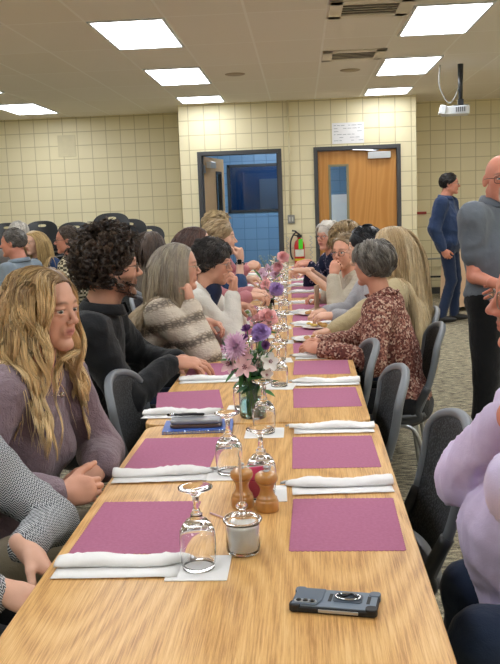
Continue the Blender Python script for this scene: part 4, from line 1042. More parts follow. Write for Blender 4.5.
# ------------------------------------------------------------------ person
def person(label, cat, H, hyaw, tyaw, pelvis, hands, shirt, pants=None, fem=True, s=1.0, hpitch=0, hroll=0, hair=None, skin='dcb098', lips='b56a5c', brow='5a4030', iris='4a6a70',
           glass=None, beard=None, res=1, lean=0, legs=None, shoulder=None, elbows=None, sleeve='long', group=None, neckline=None, collar=None, belly=0, mouth=0, fat=0, look=(1, 0, 0), bust=None, arms=(1, 1), cuff=.012, neck_len=.165, shw=None, wrk=.006, hres=None, curls=None, shoulders=None, grips=None, torso_w=1.0):
    root = thing('person', label, cat, (float(pelvis[0]), float(pelvis[1]), 0), 0, group); off = A([-pelvis[0], -pelvis[1], 0])
    H = A(H)+off; pelvis = A(pelvis)+off; T = frame3(rad(tyaw)); F = frame3(rad(hyaw), rad(hpitch), rad(hroll))
    hh = {0: .0026, 1: .0048, 2: .007, 3: .010}[res] if hres is None else hres; hb = {0: .008, 1: .011, 2: .014, 3: .018}[res]
    f, l, u = T; sw = (.168 if fem else .195)*s if shw is None else shw
    Nk = H-F[0]*.03*s-A([0, 0, neck_len*s])-f*.02   # base of the neck
    if shoulder is not None: Nk = A(shoulder)+off
    spine = nrm(Nk-pelvis); Tn = np.array([nrm(f-spine*(f@spine)), l, spine])
    chest = Nk-spine*.20*s; waist = pelvis+(Nk-pelvis)*.38
    shs = {q: Nk+l*q*sw-spine*.055*s for q in (-1, 1)}
    if shoulders: 
        for q in (-1, 1):
            if shoulders.get(q) is not None: shs[q] = shs[q]+A(shoulders[q])
    la, lf = .285*s, .255*s
    arm = {}
    for q in (-1, 1):
        hd = hands.get(q)
        if hd is None: hd = dict(p=shs[q]-off+f*.22-A([0, 0, .42]), pole=-f*.6+l*q*.5)
        pole = hd.get('pole', l*q*.5-f*.3-A([0, 0, .6]))
        e, wr = ik(shs[q], A(hd['p'])+off, la, lf, pole); arm[q] = (shs[q], e, wr, hd)
    # --- skin body: torso, limbs, neck, then head and hands at finer resolution, all one mesh
    B_ = SDF(hb); tw = torso_w
    B_.ell(chest, A([.095, .140*tw, .17])*s, Tn, k=.05).ell(waist, A([.088+belly*.5, .120*tw, .14])*s, Tn, k=.06).ell(pelvis, A([.11, .15*tw, .11])*s, Tn, k=.05)
    B_.cap(shs[-1], shs[1], .045*s, k=.04).cap(Nk+spine*.03*s, Nk-spine*.06*s, (.050 if fem else .060)*s, .07*s, k=.04)
    for q in (-1, 1):
        a, e, wr, hd = arm[q]; B_.cap(a, e, .046*s, .036*s, k=.03); B_.cap(e, wr, .036*s, .024*s, k=.015)
    if legs is None: legs = 'sit'
    if legs == 'sit':
        kn = {q: pelvis+f*.43*s+l*q*.11*s+A([0, 0, .015]) for q in (-1, 1)}; an = {q: A([kn[q][0], kn[q][1], .09])+f*.02 for q in (-1, 1)}; hp = {q: pelvis+l*q*.085*s for q in (-1, 1)}
    elif legs == 'stand':
        hp = {q: pelvis+l*q*.085*s for q in (-1, 1)}; kn = {q: A([hp[q][0], hp[q][1], .5*s])+f*.02+l*q*.01 for q in (-1, 1)}; an = {q: A([hp[q][0], hp[q][1], .09])-f*.02+l*q*.02 for q in (-1, 1)}
    else: hp = {q: pelvis+l*q*.085*s for q in (-1, 1)}; kn = {q: A(legs[q][0])+off for q in (-1, 1)}; an = {q: A(legs[q][1])+off for q in (-1, 1)}
    for q in (-1, 1):
        B_.cap(hp[q], kn[q], .075*s, .052*s, k=.03); B_.cap(kn[q], an[q], .050*s, .035*s, k=.02)
    vs, qs, cs = [], [], []; base = 0
    def addp(v, q, c):
        nonlocal base
        vs.append(v); qs.append(q+base); cs.append(c); base += len(v)
    v, q = B_.mesh(); addp(v, q, np.tile(lin(skin), (len(v), 1)))
    HS = SDF(hh); w = head_sdf(HS, H, F, fem, s, Nk+spine*.01, fat, mouth); v, q = HS.mesh(); addp(v, q, head_cols(v, H, F, s, skin, lips, brow, .2, beard))
    if hair and hair.get('kind') != 'none':
        v, q, c = hair_cap(root, H, F, s, hair, max(hh, .004), hair.get('capcol', hair['cols'][0]))
        addp(v, q, c) if False else None
    for q_ in (-1, 1):
        a, e, wr, hd = arm[q_]
        if hd.get('hide'): continue
        D = nrm(hd.get('d', wr-e)); Np = A(hd.get('n', (0, 0, -1))); 
        cr = hd.get('curl', [.35, .4, .45, .5]); sd = np.sign(np.cross(D, nrm(Np))@A(hd.get('thumb_to', (0, 0, 1)))) or 1
        v, q = hand(wr+D*.012, D, Np, sd, cr, min(max(hh, .0040), .0060), s*(.93 if fem else 1.03), hd.get('spread', .08), hd.get('th', (.5, .35)))
        cc = np.tile(lin(skin)*A([1.0, .96, .95]), (len(v), 1)); addp(v, q, cc)
    body = mk('body', np.concatenate(vs), np.concatenate(qs), SKIN, root, np.concatenate(cs))
    if res <= 2: eyes(root, w, F, s, iris, look)
    # --- shirt
    S = SDF(hb); g = .014
    S.ell(chest, (A([.105, .150*tw, .18])+g)*s, Tn, k=.05).ell(waist, (A([.098+belly, .132*tw+belly*.5, .15])+g)*s, Tn, k=.08).ell(pelvis+spine*.03, (A([.115+belly*.6, .152*tw, .10])+g)*s, Tn, k=.06)
    if belly: S.ell(waist+f*.05, A([.10+belly, .13, .13])*s, Tn, k=.08)
    S.cap(shs[-1]-spine*.005, shs[1]-spine*.005, .052*s+g*.6, k=.05)
    S.cap(Nk-spine*.05*s-f*.01, Nk-spine*.005*s-f*.012, .085*s, .062*s+.006, k=.05)
    bu = (.020 if fem else 0) if bust is None else bust
    if bu:
        for q in (-1, 1): S.ell(chest+l*q*.07*s+Tn[0]*.075*s-spine*.045*s, A([.045+bu, .062, .06])*s, Tn, k=.04)
    sr = (1.0, 1.0) if not isinstance(sleeve, tuple) else sleeve[1:]; sk = sleeve if isinstance(sleeve, str) else sleeve[0]
    for q in (-1, 1):
        a, e, wr, hd = arm[q]; S.cap(a, a+(e-a)*.3, .060*s*sr[0]+g*.5, .056*s*sr[0]+g*.4, k=.04)
        if sk == 'short': S.cap(a, a+(e-a)*.62, .054*s+g*.6, .058*s+g*.4, k=.03)
        elif sk == 'three': S.cap(a, e, .056*s*sr[0]+g*.4, .046*s*sr[1]+g*.5, k=.03); S.cap(e, e+(wr-e)*.5, .046*s*sr[1]+g*.5, .042*s*sr[1]+g*.4, k=.02)
        else:
            S.cap(a, e, .056*s*sr[0]+g*.4, .047*s*sr[1]+g*.5, k=.03); S.cap(e, e+(wr-e)*.93, .047*s*sr[1]+g*.5, .030*s*sr[1]+g*.45, k=.02)
    if neckline: 
        d_, wn = neckline; S.cap(Nk+f*.06+spine*.03, Nk+f*.12-spine*d_, wn, wn*.45, k=.012, op=-1)
        S.cap(Nk+spine*.05, Nk+f*.02+spine*.0, .062*s, .058*s, k=.012, op=-1)
    v, q = S.mesh(); v = wrinkle(v, q, wrk*s, (11, 11, 8), abs(hash(label)) % 97 if False else len(label))
    sh = mk(shirt[0], v, q, shirt[1], root)
    if collar is not None:
        bm = bmesh.new(); rc = (.064 if fem else .074)*s; n = 28; rg = []
        for lev, (dr, dz) in enumerate(((.004, -.01), (.004, .028), (.010, .032), (.024, .004), (.020, -.004))):
            ring = []
            for k in range(n):
                a = rad(22)+(2*PI-rad(44))*k/(n-1); fr = math.cos(a); rr = rc+dr+(.014*max(0, fr) if lev >= 3 else 0)
                ring.append(bm.verts.new(tuple(Nk+f*(fr*rr*1.0+.004)+l*math.sin(a)*rr+spine*(dz+.016-.022*(fr+1)*.5*(1.6 if lev >= 3 else 1)+.004))))
            rg.append(ring)
        for a, b in zip(rg, rg[1:]):
            for k in range(n-1): bm.faces.new((a[k], a[k+1], b[k+1], b[k]))
        o = obj('collar', bm, collar, root, smooth=True); m_ = o.modifiers.new('s', 'SOLIDIFY'); m_.thickness = .003
    # --- trousers
    if pants is not None:
        S = SDF(max(hb, .011)); S.ell(pelvis-spine*.01, (A([.118+belly*.4, .158*tw, .11])+g*.5)*s, Tn, k=.05)
        for q in (-1, 1): S.cap(hp[q], kn[q], .088*s, .066*s, k=.03); S.cap(kn[q], an[q], .064*s, .052*s, k=.02)
        v, q = S.mesh(); v = wrinkle(v, q, .006, (9, 9, 9), 5); mk(pants[0], v, q, pants[1], root)
        for q_ in (-1, 1):
            S = SDF(.009); a = an[q_]-A([0, 0, .045]); S.ell(a+f*.06+A([0, 0, .005]), A([.125, .043, .038]), T, k=.02).cap(a+A([0, 0, .05]), a, .042, .045, k=.03)
            v, q = S.mesh(); v[:, 2] = np.maximum(v[:, 2], .004); mk('shoe', v, q, SHOE, root)
    if glass: glasses(root, w, F, s, **glass)
    if hair and hair.get('kind') != 'none':
        v, q, c = hair_cap(root, H, F, s, hair, max(hh, .0045), hair.get('capcol', hair['cols'][0]))
        hn = hair_strands(root, H, F, s, hair, [(A(shs[-1]), A(shs[1]), .075*s), (Nk-spine*.06, Nk+spine*.10*s, .062*s), (chest-l*.08+A([0, 0, .02]), chest+l*.08+A([0, 0, .02]), .135*s)], seed=len(label)+int(H[2]*100))
        mk('hair_base', v, q, HAIR, hn, c)
    return dict(root=root, w=w, F=F, T=T, H=H, Nk=Nk, arm=arm, off=off, spine=spine, shs=shs, chest=chest, shirt=sh)
SHOE = simple('dark shoe leather', '1d1b1a', .45)
# ------------------------------------------------------------------ fabrics
def fabric(name, col, rough=.85, bump=.35, bs=350, var=.12):
    t = NT(name); n = t.node('ShaderNodeTexNoise', Scale=7.0, Detail=5.0); t.link(t.obj(), n.inputs['Vector'])
    c = np.array(srgb(col)[:3]); mix = t.node('ShaderNodeMix', _data_type='RGBA'); mix.inputs[6].default_value = tuple(c*(1-var))+(1,); mix.inputs[7].default_value = tuple(np.minimum(c*(1+var), 1))+(1,)
    t.link(n.outputs['Fac'], mix.inputs[0]); t.link(mix.outputs[2], t.b.inputs['Base Color']); t.b.inputs['Roughness'].default_value = rough; t.b.inputs['Specular IOR Level'].default_value = .25
    t.b.inputs['Sheen Weight'].default_value = .15
    n2 = t.node('ShaderNodeTexNoise', Scale=float(bs), Detail=2.0); t.link(t.obj(), n2.inputs['Vector']); n3 = t.node('ShaderNodeTexNoise', Scale=22.0, Detail=4.0, Distortion=.8); t.link(t.obj(), n3.inputs['Vector'])
    a = t.node('ShaderNodeMath', _operation='MULTIPLY_ADD'); a.inputs[1].default_value = 4.0; t.link(n3.outputs['Fac'], a.inputs[0]); t.link(n2.outputs['Fac'], a.inputs[2])
    t.bump(a.outputs[0], bump, .004); return t.m
def patterned(name, kind):
    t = NT(name); t.b.inputs['Roughness'].default_value = .9; t.b.inputs['Specular IOR Level'].default_value = .2
    if kind == 'floral':
        v = t.node('ShaderNodeTexVoronoi', Scale=120.0); v.inputs['Randomness'].default_value = 1; t.link(t.obj(), v.inputs['Vector'])
        sp = t.node('ShaderNodeSeparateColor'); t.link(v.outputs['Color'], sp.inputs[0])
        t.base(t.ramp(sp.outputs[0], [(0, '643a34'), (.3, '7d4f45'), (.5, '9a6b5d'), (.66, 'c2a592'), (.8, 'a98373'), (.9, '54322f')], 'CONSTANT')); t.bump(v.outputs['Distance'], .2, .003)
    if kind == 'navyfloral':
        v = t.node('ShaderNodeTexVoronoi', Scale=38.0); t.link(t.obj(), v.inputs['Vector'])
        t.base(t.ramp(v.outputs['Distance'], [(0, 'c9b8c0'), (.22, '9a8aa0'), (.34, '23283f'), (1, '1b2036')]))
    if kind == 'knit':
        w = t.node('ShaderNodeTexWave', Scale=2.6, Distortion=2.5, Detail=2.0); w.bands_direction = 'Z'; t.link(t.obj((1, 1, 1.2), rot=(0, rad(18), 0)), w.inputs['Vector'])
        n = t.node('ShaderNodeTexVoronoi', Scale=44.0, _feature='DISTANCE_TO_EDGE'); t.link(t.obj((1, 1, 1.8)), n.inputs['Vector'])
        m = t.node('ShaderNodeMath', _operation='MULTIPLY_ADD'); m.inputs[1].default_value = 1.1; t.link(n.outputs['Distance'], m.inputs[0]); t.link(w.outputs['Fac'], m.inputs[2])
        t.base(t.ramp(m.outputs[0], [(.08, '6e655c'), (.3, '968a7c'), (.5, 'b9ab99'), (.8, 'd3c8b8')])); t.bump(n.outputs['Distance'], .6, .006)
    if kind == 'herring':
        sp = t.node('ShaderNodeSeparateXYZ'); t.link(t.obj(), sp.inputs[0])
        ad = t.node('ShaderNodeMath', _operation='ADD'); t.link(sp.outputs[0], ad.inputs[0]); t.link(sp.outputs[1], ad.inputs[1])
        pp = t.node('ShaderNodeMath', _operation='PINGPONG'); pp.inputs[1].default_value = .0075; t.link(ad.outputs[0], pp.inputs[0])
        a2 = t.node('ShaderNodeMath', _operation='ADD'); t.link(sp.outputs[2], a2.inputs[0]); t.link(pp.outputs[0], a2.inputs[1])
        ml = t.node('ShaderNodeMath', _operation='MULTIPLY'); ml.inputs[1].default_value = 6.283/.0062; t.link(a2.outputs[0], ml.inputs[0])
        sn = t.node('ShaderNodeMath', _operation='SINE'); t.link(ml.outputs[0], sn.inputs[0])
        t.base(t.ramp(sn.outputs[0], [(.0, '4a4d52'), (.35, 'b9bdc0'), (1, 'd0d3d4')]))
    if kind == 'check':
        ck = t.node('ShaderNodeTexChecker', Scale=34.0); t.link(t.obj((1, 1, 1.6)), ck.inputs['Vector']); ck.inputs['Color1'].default_value = srgb('4c4636'); ck.inputs['Color2'].default_value = srgb('c9bfa2'); t.base(ck.outputs['Color'])
    return t.m
DENIM = fabric('dark denim', '27344c', bump=.3); BLACKP = fabric('black trousers', '17181b'); KHAKI = fabric('khaki trousers', 'b3a78f', bump=.3)
MAUVE = fabric('mauve crinkle blouse', '84727a', .7, .8, 240); BLACKS = fabric('black shirt', '101216', .75); WHITEC = fabric('white knit cardigan', 'dcd9d0', bump=.5, bs=200)
PINKS = fabric('dusty pink sweater', 'b5747a', bump=.5); NAVYS = fabric('navy top', '2c4468'); LILAC = fabric('lilac dress shirt', 'd0c2e4', .6, .2); TANS = fabric('tan sweater', 'c6b690', bump=.5)
GREYS = fabric('pale grey sweater', 'a9a8ac', bump=.5); CREAMS = fabric('oatmeal sweater', 'c2b8a4', bump=.6); POLO = fabric('slate grey polo', '68707a', .7, .3); NAVYJ = fabric('navy work jacket', '27395c', .8, .4)
CHAMB = fabric('blue grey chambray', '76848f'); DKNAVY = fabric('dark navy dress', '1e2a40')
FLORAL = patterned('brown floral blouse', 'floral'); NFLOR = patterned('navy floral blouse', 'navyfloral'); KNIT = patterned('patterned knit sweater', 'knit'); HERR = patterned('herringbone jacket', 'herring'); CHECK = patterned('checked shirt', 'check')
PG = 'people seated along the tables'
def hs(cols, **k): d = dict(cols=cols); d.update(k); return d
LAP = lambda x, y, z=.66, **k: dict(p=(x, y, z), **k)
# --- 1 herringbone jacket, bottom left
person('person in a grey herringbone jacket at the bottom left corner, hands in lap', 'person', (-.95, 1.86, 1.14), -10, -4, (-.93, 1.88, .49),
    {-1: dict(p=at(0, 590, 1.56), d=(.9, .1, -.45), n=(0, .3, -1), pole=(-.3, -.4, -.6), curl=[.6, .7, .8, .9], thumb_to=(0, 0, 1)), 1: dict(p=at(24, 548, 1.76), d=(.75, -.3, -.55), n=(0, -.6, -1), pole=(.5, .4, -.5), curl=[.6, .7, .8, .9], thumb_to=(0, 0, 1))},
    ('jacket', HERR), ('trousers', BLACKP), hair=hs(['6b4f35', '7d5d3e'], kind='bob', len=.2, n=500, w=.003), res=1, neckline=(.2, .05), shoulder=(-.83, 1.87, .955), s=.98, wrk=.008)
# --- 2 mauve blouse
WB = dict(kind='long', len=.37, n=6500, k=24, w=.0012, wave=.016, freq=2.4, clump=.66, locks=90, thick=.024, part=.012, root='5f4630', tip='ffe8b4', grav=.5, lat=.42, capcol='6a5138', face=.053, hair_f=.002)
p1 = person('woman with long wavy blonde hair in a mauve blouse, arms folded at the table', 'person', at(45, 309, 2.38), -22, -14, (-.90, 2.36, .48),
    {-1: dict(p=at(58, 494, 2.10), d=(.85, .30, .0), n=(-.2, .9, -.3), pole=(-.5, -.6, -.7), curl=[.75, .8, .85, .9], thumb_to=(0, 0, 1), th=(.4, .1), spread=.02),
      1: dict(p=at(103, 466, 2.34), d=(-.6, -.6, -.35), n=(-.5, .3, -.8), pole=(.2, .5, -.8), curl=[.5, .6, .6, .7], thumb_to=(0, 0, 1))},
    ('blouse', MAUVE), ('trousers', KHAKI), s=.96, hair=hs(['dcae72', '9c744a', 'f6d296', '7d5c3e'], **WB), res=0, neckline=(.125, .040), iris='5a6a68', lips='b0655f', brow='6a4c38', wrk=.008, sleeve=('long', 1.08, 1.35), legs={-1: ((-.50, 2.20, .60), (-.52, 2.15, .12)), 1: ((-.46, 2.42, .56), (-.46, 2.45, .09))}, hpitch=-2, skin='dba78e', look=(1, -.4, -.05))
# necklace and watch
w, F, off = p1['w'], p1['F'], p1['off']
Nk, T_ = p1['Nk'], p1['T']
pts = [tuple(Nk+T_[0]*(.060+.045*math.cos(a)*1.0)+T_[1]*.055*math.sin(a)*1.0+p1['spine']*(-.035-.05*(math.cos(a)+1)/2)) for a in np.linspace(-2.2, 2.2, 25)]
nk = obj('necklace', TB(pts, .0009, 5), simple('fine silver chain', 'c9c4b8', .2, 1), p1['root'], smooth=True)
bm = bmesh.new(); ico(bm, pts[12], .008, 2, (1, .8, 1.1)); obj('pendant', bm, MATS['fine silver chain'], nk, smooth=True)
def watch(p, q, name='wristwatch', sc_=1, dark=True):
    a, e, wr, hd = p['arm'][q]; D = nrm(wr-e); up = nrm(A((0, 0, 1))-D*D[2]) if 'wup' not in hd else nrm(hd['wup']); c = wr-D*.012; x = np.cross(D, up)
    pts = [tuple(c+(x*math.cos(a_)*1.08+up*math.sin(a_))*.0285*sc_) for a_ in np.linspace(0, 2*PI, 25)]
    r = obj(name, TB(pts, .0045, 6), simple('watch band', '26282b' if dark else 'b9bcc0', .4, 0 if dark else .9), p['root'], smooth=True)
    M = Matrix(((x[0], D[0], up[0]), (x[1], D[1], up[1]), (x[2], D[2], up[2]))).to_4x4(); M.translation = V(c+up*.030*sc_)
    obj('watch_case', prism(rrect(.034, .038, .008), -.002, .008, M=M), simple('watch silver', 'c5c8cb', .2, .9), r, bevel=.001); obj('watch_face', prism(rrect(.028, .032, .006), .0082, .009, M=M), simple('watch glass', '0b0c0f', .05), r)
watch(p1, 1)
# --- 3 curly haired man
p = person('man with dark curly hair, beard and glasses in a black shirt leaning on the table', 'person', at(112, 267, 3.6), 20, 4, (-.98, 3.6, .52),
    {-1: dict(p=at(172, 363, 3.6), d=(.95, .15, -.05), n=(0, .3, -1), pole=(-.3, -.6, -.8), curl=[.35, .4, .45, .5], thumb_to=(0, 1, 0)), 1: dict(p=at(178, 360, 3.82), d=(.8, -.6, -.05), n=(0, 0, -1), pole=(-.2, .8, -.5), curl=[.3, .4, .45, .5], thumb_to=(0, -1, 0))},
    ('shirt', BLACKS), ('trousers', BLACKP), fem=False, s=1.09, hair=hs(['33271f', '44352a', '231b16', '5a4838'], kind='curly', len=.062, n=4200, k=16, w=.0016, thick=.03, curl=.0095, turns=2.2, clump=.8, locks=460, cap=.014, capcol='1a1410', nape=-.07, hair_f=-.012), res=1, beard=('4a3226', 'full', .75),
    glass=dict(col='5a4632', r=.021), skin='cf9c84', brow='2a1d16', collar=BLACKS, wrk=.009, sleeve=('long', 1.1, 1.2), torso_w=1.1)
# --- 4 grey haired woman
p = person('woman with long grey hair in a patterned knit sweater, chin resting on her hand', 'person', at(178, 267, 4.25), 10, 2, (-.90, 4.22, .48),
    {-1: dict(p=at(190, 304, 4.12), d=(-.12, .12, 1), n=(-.9, .2, .1), pole=(.35, -.35, -1), curl=[1.0, 1.1, 1.2, 1.3], thumb_to=(0, 1, 0)), 1: dict(p=at(204, 322, 4.4), d=(.9, -.3, -.1), n=(0, -.2, -1), pole=(-.2, .8, -.7), curl=[.6, .7, .8, .9], thumb_to=(0, -1, 0))},
    ('sweater', KNIT), ('trousers', DENIM), s=.98, hair=hs(['8f877c', 'a39a8d', '77706a', 'b3a993'], kind='long', len=.46, n=3200, k=16, w=.0019, wave=.006, freq=1.6, clump=.45, locks=90, thick=.03, tip='b59a70', grav=.6, capcol='8a8278', face=.05, part=0), res=1,
    glass=dict(col='b8a890', r=.021), skin='d8a48c', sleeve=('long', 1.1, 1.3), wrk=.008)
# --- 5 black hair, white cardigan
p = person('woman with short dark hair and glasses in a white cardigan eating from her hand', 'person', at(213, 262, 4.75), -6, -4, (-.86, 4.8, .48),
    {-1: dict(p=at(232, 294, 4.65), d=(.25, .0, 1), n=(-1, .1, .3), pole=(.1, -.5, -1), curl=[.9, 1.0, 1.1, 1.2], thumb_to=(0, 1, 0), th=(.6, .6)), 1: dict(p=at(238, 306, 4.85), d=(.8, -.5, 0), n=(0, 0, -1), pole=(0, .8, -.6), curl=[.5, .6, .7, .8], thumb_to=(0, -1, 0))},
    ('cardigan', WHITEC), ('trousers', BLACKP), s=.98, hair=hs(['2b2827', '3a3635', '1f1d1d', '57514e'], kind='short', len=.06, n=2200, k=9, w=.0022, thick=.032, comb=(-.5, 0, -.45), side=.5, lift=.5, clump=.5, locks=160, cap=.014, capcol='262322', nape=-.06), res=1,
    glass=dict(col='8a7a72', r=.02), skin='d6a188', hpitch=-10, neckline=(.12, .05), mouth=.003, sleeve=('long', 1.05, 1.15))
Nk, T_, sp_ = p['Nk'], p['T'], p['spine']
S = SDF(.011); S.ell(p['chest']+T_[0]*.012, (.108, .09, .17), T_, k=.02).cap(Nk+T_[0]*.03, Nk-sp_*.06+T_[0]*.03, .062, .07, k=.03); v, q = S.mesh(); mk('top', v, q, fabric('dark navy top', '222c48'), p['root'])
# --- 6 pink sweater
p = person('woman with long auburn hair in a dusty pink sweater behind the dark haired woman', 'person', at(196, 246, 5.4), 10, -5, (-.92, 5.35, .50),
    {-1: dict(p=at(248, 296, 5.28), d=(1, .1, -.05), n=(0, .2, -1), pole=(-.2, -.6, -.7), curl=[.5, .6, .7, .8], thumb_to=(0, 1, 0)), 1: dict(p=at(252, 292, 5.55), d=(.9, -.4, 0), n=(0, 0, -1), pole=(0, .8, -.6), curl=[.6, .6, .7, .8], thumb_to=(0, -1, 0))},
    ('sweater', PINKS), ('trousers', DENIM), s=1.0, hair=hs(['4a2d22', '5c3a2a', '3a231b'], kind='long', len=.36, n=1500, k=12, w=.0032, wave=.006, clump=.4, thick=.035, grav=.6, capcol='452a20', part=0), res=2, sleeve=('long', 1.1, 1.25))
# --- 7 navy, raised fist
p = person('person with short blonde grey hair in a blue top, fist raised with a watch', 'person', at(221, 238, 6.08), 5, -5, (-.86, 6.1, .50),
    {-1: dict(p=at(240, 262, 5.98), d=(.1, 0, 1), n=(-.9, .3, 0), pole=(.1, -.4, -1), curl=[1.2, 1.3, 1.4, 1.5], thumb_to=(0, -1, 0)), 1: dict(p=at(246, 280, 6.2), d=(.9, -.3, .1), n=(0, 0, -1), pole=(0, .8, -.6), curl=[.7, .7, .8, .8], thumb_to=(0, -1, 0))},
    ('top', NAVYS), ('trousers', DENIM), s=1.0, hair=hs(['a58c68', 'b9a27c', '8a7558'], kind='short', len=.07, n=900, k=8, w=.004, thick=.025, lift=.4, cap=.01, capcol='8f7a5c'), res=2, sleeve='three')
watch(p, -1, dark=False)
# --- 8 beyond
p = person('person with sandy hair farthest along the left side, hands together over the table', 'person', at(219, 228, 6.85), 20, -5, (-.84, 6.85, .50),
    {-1: dict(p=at(247, 268, 6.7), d=(.9, .3, .3), n=(0, .6, -.6), pole=(0, -.5, -1), curl=[.8, .9, 1, 1.1], thumb_to=(0, 1, 0)), 1: dict(p=at(249, 266, 6.95), d=(.7, -.6, .3), n=(0, -.6, -.6), pole=(0, .8, -.6), curl=[.8, .9, 1, 1.1], thumb_to=(0, -1, 0))},
    ('shirt', PINKS), ('trousers', DENIM), s=1.0, hair=hs(['b39a70', 'c9b48c', '927b58'], kind='short', len=.07, n=700, k=8, w=.0045, thick=.03, lift=.4, cap=.01, capcol='a08a66'), res=2)
# --- bun, behind
p = person('person with brown hair seen just over the grey haired woman from behind', 'person', at(151, 246, 7.2), 60, 60, (-1.27, 7.1, .50), {}, ('shirt', fabric('taupe shirt', '6d6256')), ('trousers', DENIM), s=1.0,
    hair=hs(['4a3b31', '5a483b', '3a2e27'], kind='long', len=.2, n=900, k=10, w=.0045, clump=.3, thick=.03, grav=.4, capcol='43362d'), res=3)
# ---------------- right side
p = person('man with glasses and moustache in a lilac dress shirt, arms crossed, right edge', 'person', at(541, 296, 1.97), 178, 176, (.56, 1.90, .50),
    {1: dict(p=at(520, 470, 1.78), d=(.35, .8, .1), n=(.9, -.2, .1), pole=(-1, -.1, -.5), curl=[.5, .5, .5, .5]), -1: dict(p=at(506, 420, 1.88), d=(.1, -.6, .35), n=(.8, .2, 0), pole=(-.35, .8, -.9), curl=[.35, .4, .4, .5], thumb_to=(0, 0, 1), spread=.05)},
    ('shirt', LILAC), ('jeans', DENIM), fem=False, s=1.04, hair=hs(['6b5a4a', '8a7a68'], kind='short', len=.03, n=1500, k=6, w=.0018, thick=.012, bald=.045, cap=.003), res=1, beard=('9a8a7a', 'moustache', .75), skin='d98f78', glass=dict(col='7a6a5a', r=.021), belly=.06, collar=LILAC,
    sleeve=('long', 1.12, 1.15), wrk=.015, neck_len=.20, iris='4a5a68', legs={1: ((.36, 1.78, .53), (.40, 1.78, .09)), -1: ((.38, 2.02, .53), (.40, 2.05, .09))}, torso_w=1.1)
# --- floral blouse
p = person('woman with short grey hair in a brown floral blouse, seen from behind on the right', 'person', at(372, 264, 4.33), 140, 165, (.50, 4.24, .48),
    {1: dict(p=at(322, 350, 4.02), d=(-.8, .4, .15), n=(.2, .5, -.8), pole=(.3, -.6, -1), curl=[.45, .5, .55, .6], thumb_to=(0, 0, 1), spread=.03), -1: dict(p=at(320, 343, 4.25), d=(-.7, -.5, .15), n=(.2, -.5, -.8), pole=(.2, .6, -1), curl=[.5, .6, .7, .8], thumb_to=(0, 0, 1))},
    ('blouse', FLORAL), ('trousers', BLACKP), s=.92, hair=hs(['6d675f', '8a837a', '57514b', 'a39c92', '4a4540'], kind='short', len=.10, n=3600, k=11, w=.0019, thick=.03, comb=(-.55, 0, -.55), side=.35, lift=.35, grav=.1, clump=.65, locks=150, cap=.014, capcol='5a544d', nape=-.075), res=1, sleeve=('long', 1.15, 1.35), wrk=.008, skin='cf957c', neck_len=.18)
Nk, T_, sp_ = p['Nk'], p['T'], p['spine']
bm = bmesh.new(); n = 72; rg = []
for lv, (r_, z_) in enumerate(((.066, .0), (.074, .022), (.080, .030))):
    rg.append([bm.verts.new(tuple(Nk-T_[0]*.01+T_[0]*(r_+lv*.004*math.sin(k*1.5))*math.cos(2*PI*k/n)+T_[1]*(r_+lv*.004*math.sin(k*1.5))*1.05*math.sin(2*PI*k/n)+sp_*(z_-.005+lv*.003*math.sin(k*1.5+1)-.012*math.cos(2*PI*k/n)))) for k in range(n)])
for a, b in zip(rg, rg[1:]):
    for k in range(n): bm.faces.new((a[k], b[k], b[(k+1) % n], a[(k+1) % n]))
o = obj('ruffle_collar', bm, FLORAL, p['root'], smooth=True); o.modifiers.new('s', 'SOLIDIFY').thickness = .003
chair(.37, 4.30, 178, 'charcoal chair the woman in the floral blouse sits on')
# --- long blonde
p = person('woman with very long straight blonde hair in a tan sweater, seen from behind', 'person', at(390, 249, 4.9), 150, 165, (.58, 4.92, .49),
    {1: dict(p=at(334, 341, 4.42), d=(-.9, .1, .1), n=(0, .3, -1), pole=(.3, -.6, -1), curl=[.8, .9, 1, 1.1], thumb_to=(0, 0, 1)), -1: dict(p=at(328, 334, 4.75), d=(-.8, -.3, 0), n=(0, 0, -1), pole=(.2, .6, -1), curl=[.6, .7, .7, .8], thumb_to=(0, -1, 0))},
    ('sweater', TANS), ('trousers', DENIM), s=1.04, hair=hs(['dcbd8c', 'f0d8aa', 'b08f60', 'fbeac6'], kind='long', len=.62, n=3800, k=20, w=.002, wave=.005, freq=1.2, clump=.4, locks=110, thick=.022, root='a88c60', tip='f6e6c0', grav=.6, lat=.35, capcol='9a8055', face=.05), res=1, sleeve=('long', 1.1, 1.2))
chair(.44, 4.93, 180, 'charcoal chair the long haired blonde woman sits on')
# --- dark hair / grey sweater
p = person('person with black hair in a pale grey sweater between the blonde women', 'person', at(364, 247, 5.48), 170, 180, (.58, 5.5, .49),
    {1: dict(p=at(334, 316, 5.02), d=(-.95, .1, 0), n=(0, .3, -1), pole=(.3, -.6, -1), curl=[.6, .7, .8, .9], thumb_to=(0, 0, 1)), -1: dict(p=at(326, 312, 5.3), d=(-.8, -.4, 0), n=(0, 0, -1), pole=(.2, .6, -1), curl=[.6, .7, .7, .8], thumb_to=(0, -1, 0))},
    ('sweater', GREYS), ('trousers', DENIM), s=1.0, hair=hs(['16171c', '20222a', '0f1014'], kind='short', len=.08, n=1500, k=8, w=.0032, thick=.028, lift=.3, cap=.014, capcol='14151a', nape=-.07), res=2, sleeve=('long', 1.1, 1.25))
